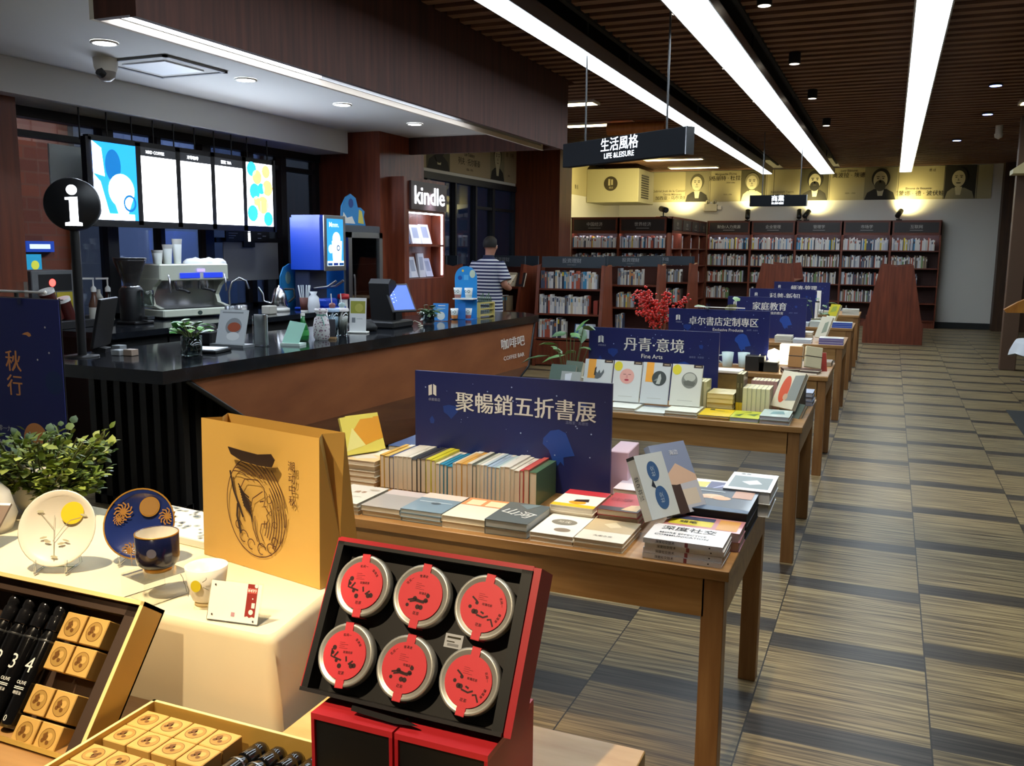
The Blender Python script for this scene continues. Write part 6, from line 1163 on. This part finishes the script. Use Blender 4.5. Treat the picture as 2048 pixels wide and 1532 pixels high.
hsign((-1.72,15.0,2.345),.87,.175,0,[('商業',.10,.0,.115,.014),('BUSINESS',.045,.0,.045,.012)],'small hanging charcoal business sign in front of the back wall',(-.25,.33))
# ---------------------------------------------------------------- aisle side, partly cut off
t=thing('round_table','round table under a white cloth at the aisle edge','table',T(1.72,10.75,0)); MB().cyl(.44,.70,.735,WHITE,40).obj('tabletop',t)
for a in (0,90,180,270): MB().cyl(.022,0,.70,mat('#b9bcc0',.4,.3),14,RZ(a+35)@T(-.36,0,0)).obj('leg',t)
m=MB(); n=64; vs=[]
for z,f in ((.742,.0),(.738,.445),(.71,.462),(.62,.478),(.58,.49)):
    for i in range(n):
        a=2*PI*i/n; q=f+(.022*math.sin(a*9) if z<.70 else 0); vs.append((q*math.cos(a),q*math.sin(a),z+(.03*math.sin(a*4) if z<.6 else 0)))
m.add(vs,[(l*n+i,l*n+(i+1)%n,l*n+n+(i+1)%n,l*n+n+i) for l in range(4) for i in range(n)],mat('#cfd2d8',.8),None,True); tag(m.obj('tablecloth',X=T(1.72,10.75,0)),'white cloth hanging over the round table at the aisle edge','tablecloth')
tag(MB().bbox((1.22,9.0,.001),(2.4,10.6,.008),mat('#2b2d2c',.85),.003).obj('floor_mat'),'dark floor mat in front of the round table','mat')
tag(MB().bbox((1.52,14.32,0),(1.72,14.5,3.5),mat('#5c4636',.55),.006).obj('wooden_post'),'square wooden post at the aisle edge before the black directory board','post')
t=thing('wooden_horse','carved orange wooden animal head on a post at the aisle edge','figure',T(1.69,13.2,.0)); W2=wood('carved','#a5651f','#c98a34',(6,6,2),.45)
MB().cyl(.04,0,.62,mat('#4a3222',.5),14,T(.12,0,0)).lathe([(.16,0),(.16,.02),(.04,.04)],mat('#4a3222',.5),24,T(.12,0,0)).obj('stand',t); MB().prism([(-.30,.92),(-.27,.88),(-.08,.885),(.05,.82),(.10,.62),(.30,.62),(.28,.9),(.2,1.05),(.05,1.10),(.03,1.16),(-.01,1.09),(-.15,1.02)],-.06,.06,W2,FACE_Y).obj('head',t)
tag(MB().prism([(0,0),(.5,0),(.5,.22),(.22,.22),(0,.06)],-.2,.2,mat('#c9c6a4',.6),FACE_Y).obj('air_unit',X=T(1.43,14.12,2.70)),'pale slanted air unit fixed high on the wooden post side at the aisle','unit')
t=thing('ceiling_panel_light','warm panel light over the aisle edge past the bluish downlights','light',T(1.75,13.0,3.47),'warm panel lights of the slatted ceiling'); MB().box((-.42,-.14,0),(.42,.14,.03),WHITE).obj('housing',t); MB().box((-.39,-.11,-.004),(.39,.11,0),mat('#ffeebe',.5,emit=5)).obj('diffuser',t)

# ---------------------------------------------------------------- the reading man
SKIN=mat('#b5806a',.5); HAIR=mat('#15110f',.7)
k=NT('striped_polo',.85); sp=k.n('SeparateXYZ',i0=k.obj()); z=k.math('FRACT',k.math('DIVIDE',sp.outputs[2],.043)); POLO=k.col(k.mix(k.math('GREATER_THAN',z,.52),'#232c56','#d3d6dd'))
def loft(rings, m, mb=None, n=28, cap=True):
    mb=mb or MB(); vs=[]
    for (cx,cy,cz,rx,ry,p) in rings:
        for i in range(n):
            a=2*PI*i/n; c,s=math.cos(a),math.sin(a); vs.append((cx+rx*math.copysign(abs(c)**p,c),cy+ry*math.copysign(abs(s)**p,s),cz))
    L=len(rings); mb.add(vs,[(l*n+i,l*n+(i+1)%n,l*n+n+(i+1)%n,l*n+n+i) for l in range(L-1) for i in range(n)],m,None,True)
    if cap: mb.add(vs,[tuple(range(n-1,-1,-1)),tuple(range((L-1)*n,L*n))],m)
    return mb
def skin(name, verts, edges, radii, m, parent, sub=2):
    me=bpy.data.meshes.new(name); me.from_pydata(verts,edges,[]); me.materials.append(m); o=bpy.data.objects.new(name,me); COL.objects.link(o); o.parent=parent
    md=o.modifiers.new('skin','SKIN'); md.use_smooth_shade=True
    for i,v in enumerate(me.skin_vertices[0].data): v.radius=(radii[i] if isinstance(radii[i],tuple) else (radii[i],radii[i])); v.use_root=(i==0)
    sd=o.modifiers.new('sub','SUBSURF'); sd.levels=sub; sd.render_levels=sub; return o
MAN=thing('person','man in a navy and white striped polo seen from behind, reading a book','person',T(-4.76,10.55,0)@RZ(-8))
V=[(0,0,.93),(0,.0,1.08),(0,.01,1.28),(0,.005,1.44),(0,.02,1.53),(0.01,.045,1.60),(.015,.05,1.68),(.012,.04,1.745),
 (-.10,0,.86),(-.11,.02,.49),(-.12,-.01,.09),(-.14,.11,.035),(.10,0,.86),(.115,.02,.49),(.12,-.01,.09),(.14,.11,.035),
 (-.19,.0,1.38),(-.255,-.03,1.16),(-.16,.19,1.10),(-.10,.26,1.12),(.19,.0,1.38),(.262,-.01,1.17),(.20,.21,1.13),(.15,.28,1.15)]
E_=[(0,1),(1,2),(2,3),(3,4),(4,5),(5,6),(6,7),(0,8),(8,9),(9,10),(10,11),(0,12),(12,13),(13,14),(14,15),(3,16),(16,17),(17,18),(18,19),(3,20),(20,21),(21,22),(22,23)]
Rr=[(.15,.11),(.145,.10),(.155,.10),(.10,.075),.05,(.068,.078),(.078,.095),(.062,.075),.088,.06,.042,.035,.088,.06,.042,.035,.05,.046,.036,.03,.05,.046,.036,.03]
skin('body',V,E_,Rr,SKIN,MAN)
fv=[];fe=[];fr=[]
for s,(hx,hy,hz) in ((-1,(-.10,.26,1.12)),(1,(.15,.28,1.15))):
    for j in range(4):
        b=len(fv); fv+=[(hx+s*.0-.02+.0,hy+.01,hz-.03+.019*j),(hx-s*.02,hy+.055,hz-.03+.019*j),(hx-s*.05,hy+.075-.006*j,hz-.028+.019*j)]; fe+=[(b,b+1),(b+1,b+2)]; fr+=[.010,.009,.008]
    b=len(fv); fv+=[(hx,hy,hz+.02),(hx-s*.02,hy+.03,hz+.055)]; fe+=[(b,b+1)]; fr+=[.011,.009]
# fingers grow out of each palm as short chains
for i in range(0,len(fv)):
    pass
fo=[]; b=0
groups=[]; 
for s in range(2):
    for j in range(4): groups.append([b,b+1,b+2]); b+=3
    groups.append([b,b+1]); b+=2
for q in groups: skin('finger',[fv[i] for i in q],[(i,i+1) for i in range(len(q)-1)],[fr[i] for i in q],SKIN,MAN,1)
loft([(0,0,.835,.212,.132,.85),(0,0,.90,.208,.13,.85),(0,.0,1.05,.200,.125,.85),(0,.0,1.22,.212,.130,.82),(0,.0,1.34,.222,.128,.8),(0,0,1.42,.215,.115,.82),(0,.005,1.475,.175,.095,.9),(0,.012,1.51,.10,.082,1),(0,.02,1.525,.072,.072,1)],POLO,None,32,False).obj('polo_shirt',MAN)
for s,sh,el in ((-1,(-.175,.0,1.435),(-.262,-.022,1.225)),(1,(.175,.0,1.435),(.272,-.004,1.235))):
    a=Vector(sh); d=Vector(el)-a; MB().tube([a-d*.10,a,a+d*.4,a+d*1.0],.072,POLO,18,None,.080).obj('sleeve',MAN)
loft([(0,.018,1.515,.078,.078,1),(0,.016,1.555,.068,.070,1),(0,.016,1.556,.064,.066,1)],mat('#1c2342',.8),None,24,False).obj('collar',MAN)
m=loft([(0,0,.97,.200,.128,.85),(0,0,.80,.205,.132,.85),(0,0,.76,.20,.128,.85)],mat('#4a5470',.85),None,28)
for s in (-1,1): m.tube([(s*.095,0,.82),(s*.105,.01,.62),(s*.11,.015,.46)],.108,mat('#4a5470',.85),18,None,.098)
m.obj('shorts',MAN)
m=MB(); n=24; vs=[]; C=Vector((.013,.036,1.695))
for l in range(7):
    th=l/6*1.95
    for i in range(n):
        a=2*PI*i/n; r=Vector((math.sin(th)*math.cos(a)*.094,math.sin(th)*math.sin(a)*.112,math.cos(th)*.105))
        if math.sin(a)>.25 and th>1.25: r*=.86
        vs.append(C+r)
m.add(vs,[(l*n+i,l*n+n+i,l*n+n+(i+1)%n,l*n+(i+1)%n) for l in range(6) for i in range(n)],HAIR,None,True); m.obj('hair',MAN)
m=MB()
for s in (-1,1): m.lathe([(.0,.010),(.014,.006),(.020,0)],SKIN,12,T(.013+s*.088,.045,1.655)@RY(90*s)@SC(1.4,.8,1))
m.obj('ear',MAN)
m=MB().lathe([(.0,.030),(.010,.012),(.016,0)],SKIN,10,T(.015,.135,1.655)@RX(-90)).rect(-.022,0,.022,.006,0,mat('#8f4f48',.5),T(.015,.142,1.615)@RX(90)@SC(1,1,1))
for s in (-1,1): m.disc(0,0,.012,0,WHITE,12,T(.015+s*.034,.138,1.678)@RX(-90),.006).disc(0,0,.006,.0006,BLACK,10,T(.015+s*.034,.138,1.678)@RX(-90))
m.obj('face',MAN)
for s in (-1,1): MB().bbox((-.05,-.08,0),(.05,.19,.075),mat('#2a2a2e',.6),.02,T(s*.13,0,0)).obj('shoe',MAN)
t=thing('book','open cream book in the hands of the striped shirt man','book',T(-4.76,10.55,0)@RZ(-8)@T(.03,.30,1.17)@RX(38)); MB().box((-.13,0,-.006),(0,.19,0),PAPER,RY(8)).box((0,0,-.006),(.13,.19,0),PAPER,RY(-8)).obj('pages',t); MB().box((-.133,-.003,-.010),(.0,.193,-.006),mat('#b58a5a',.6),RY(8)).box((0,-.003,-.010),(.133,.193,-.006),mat('#b58a5a',.6),RY(-8)).obj('cover',t)
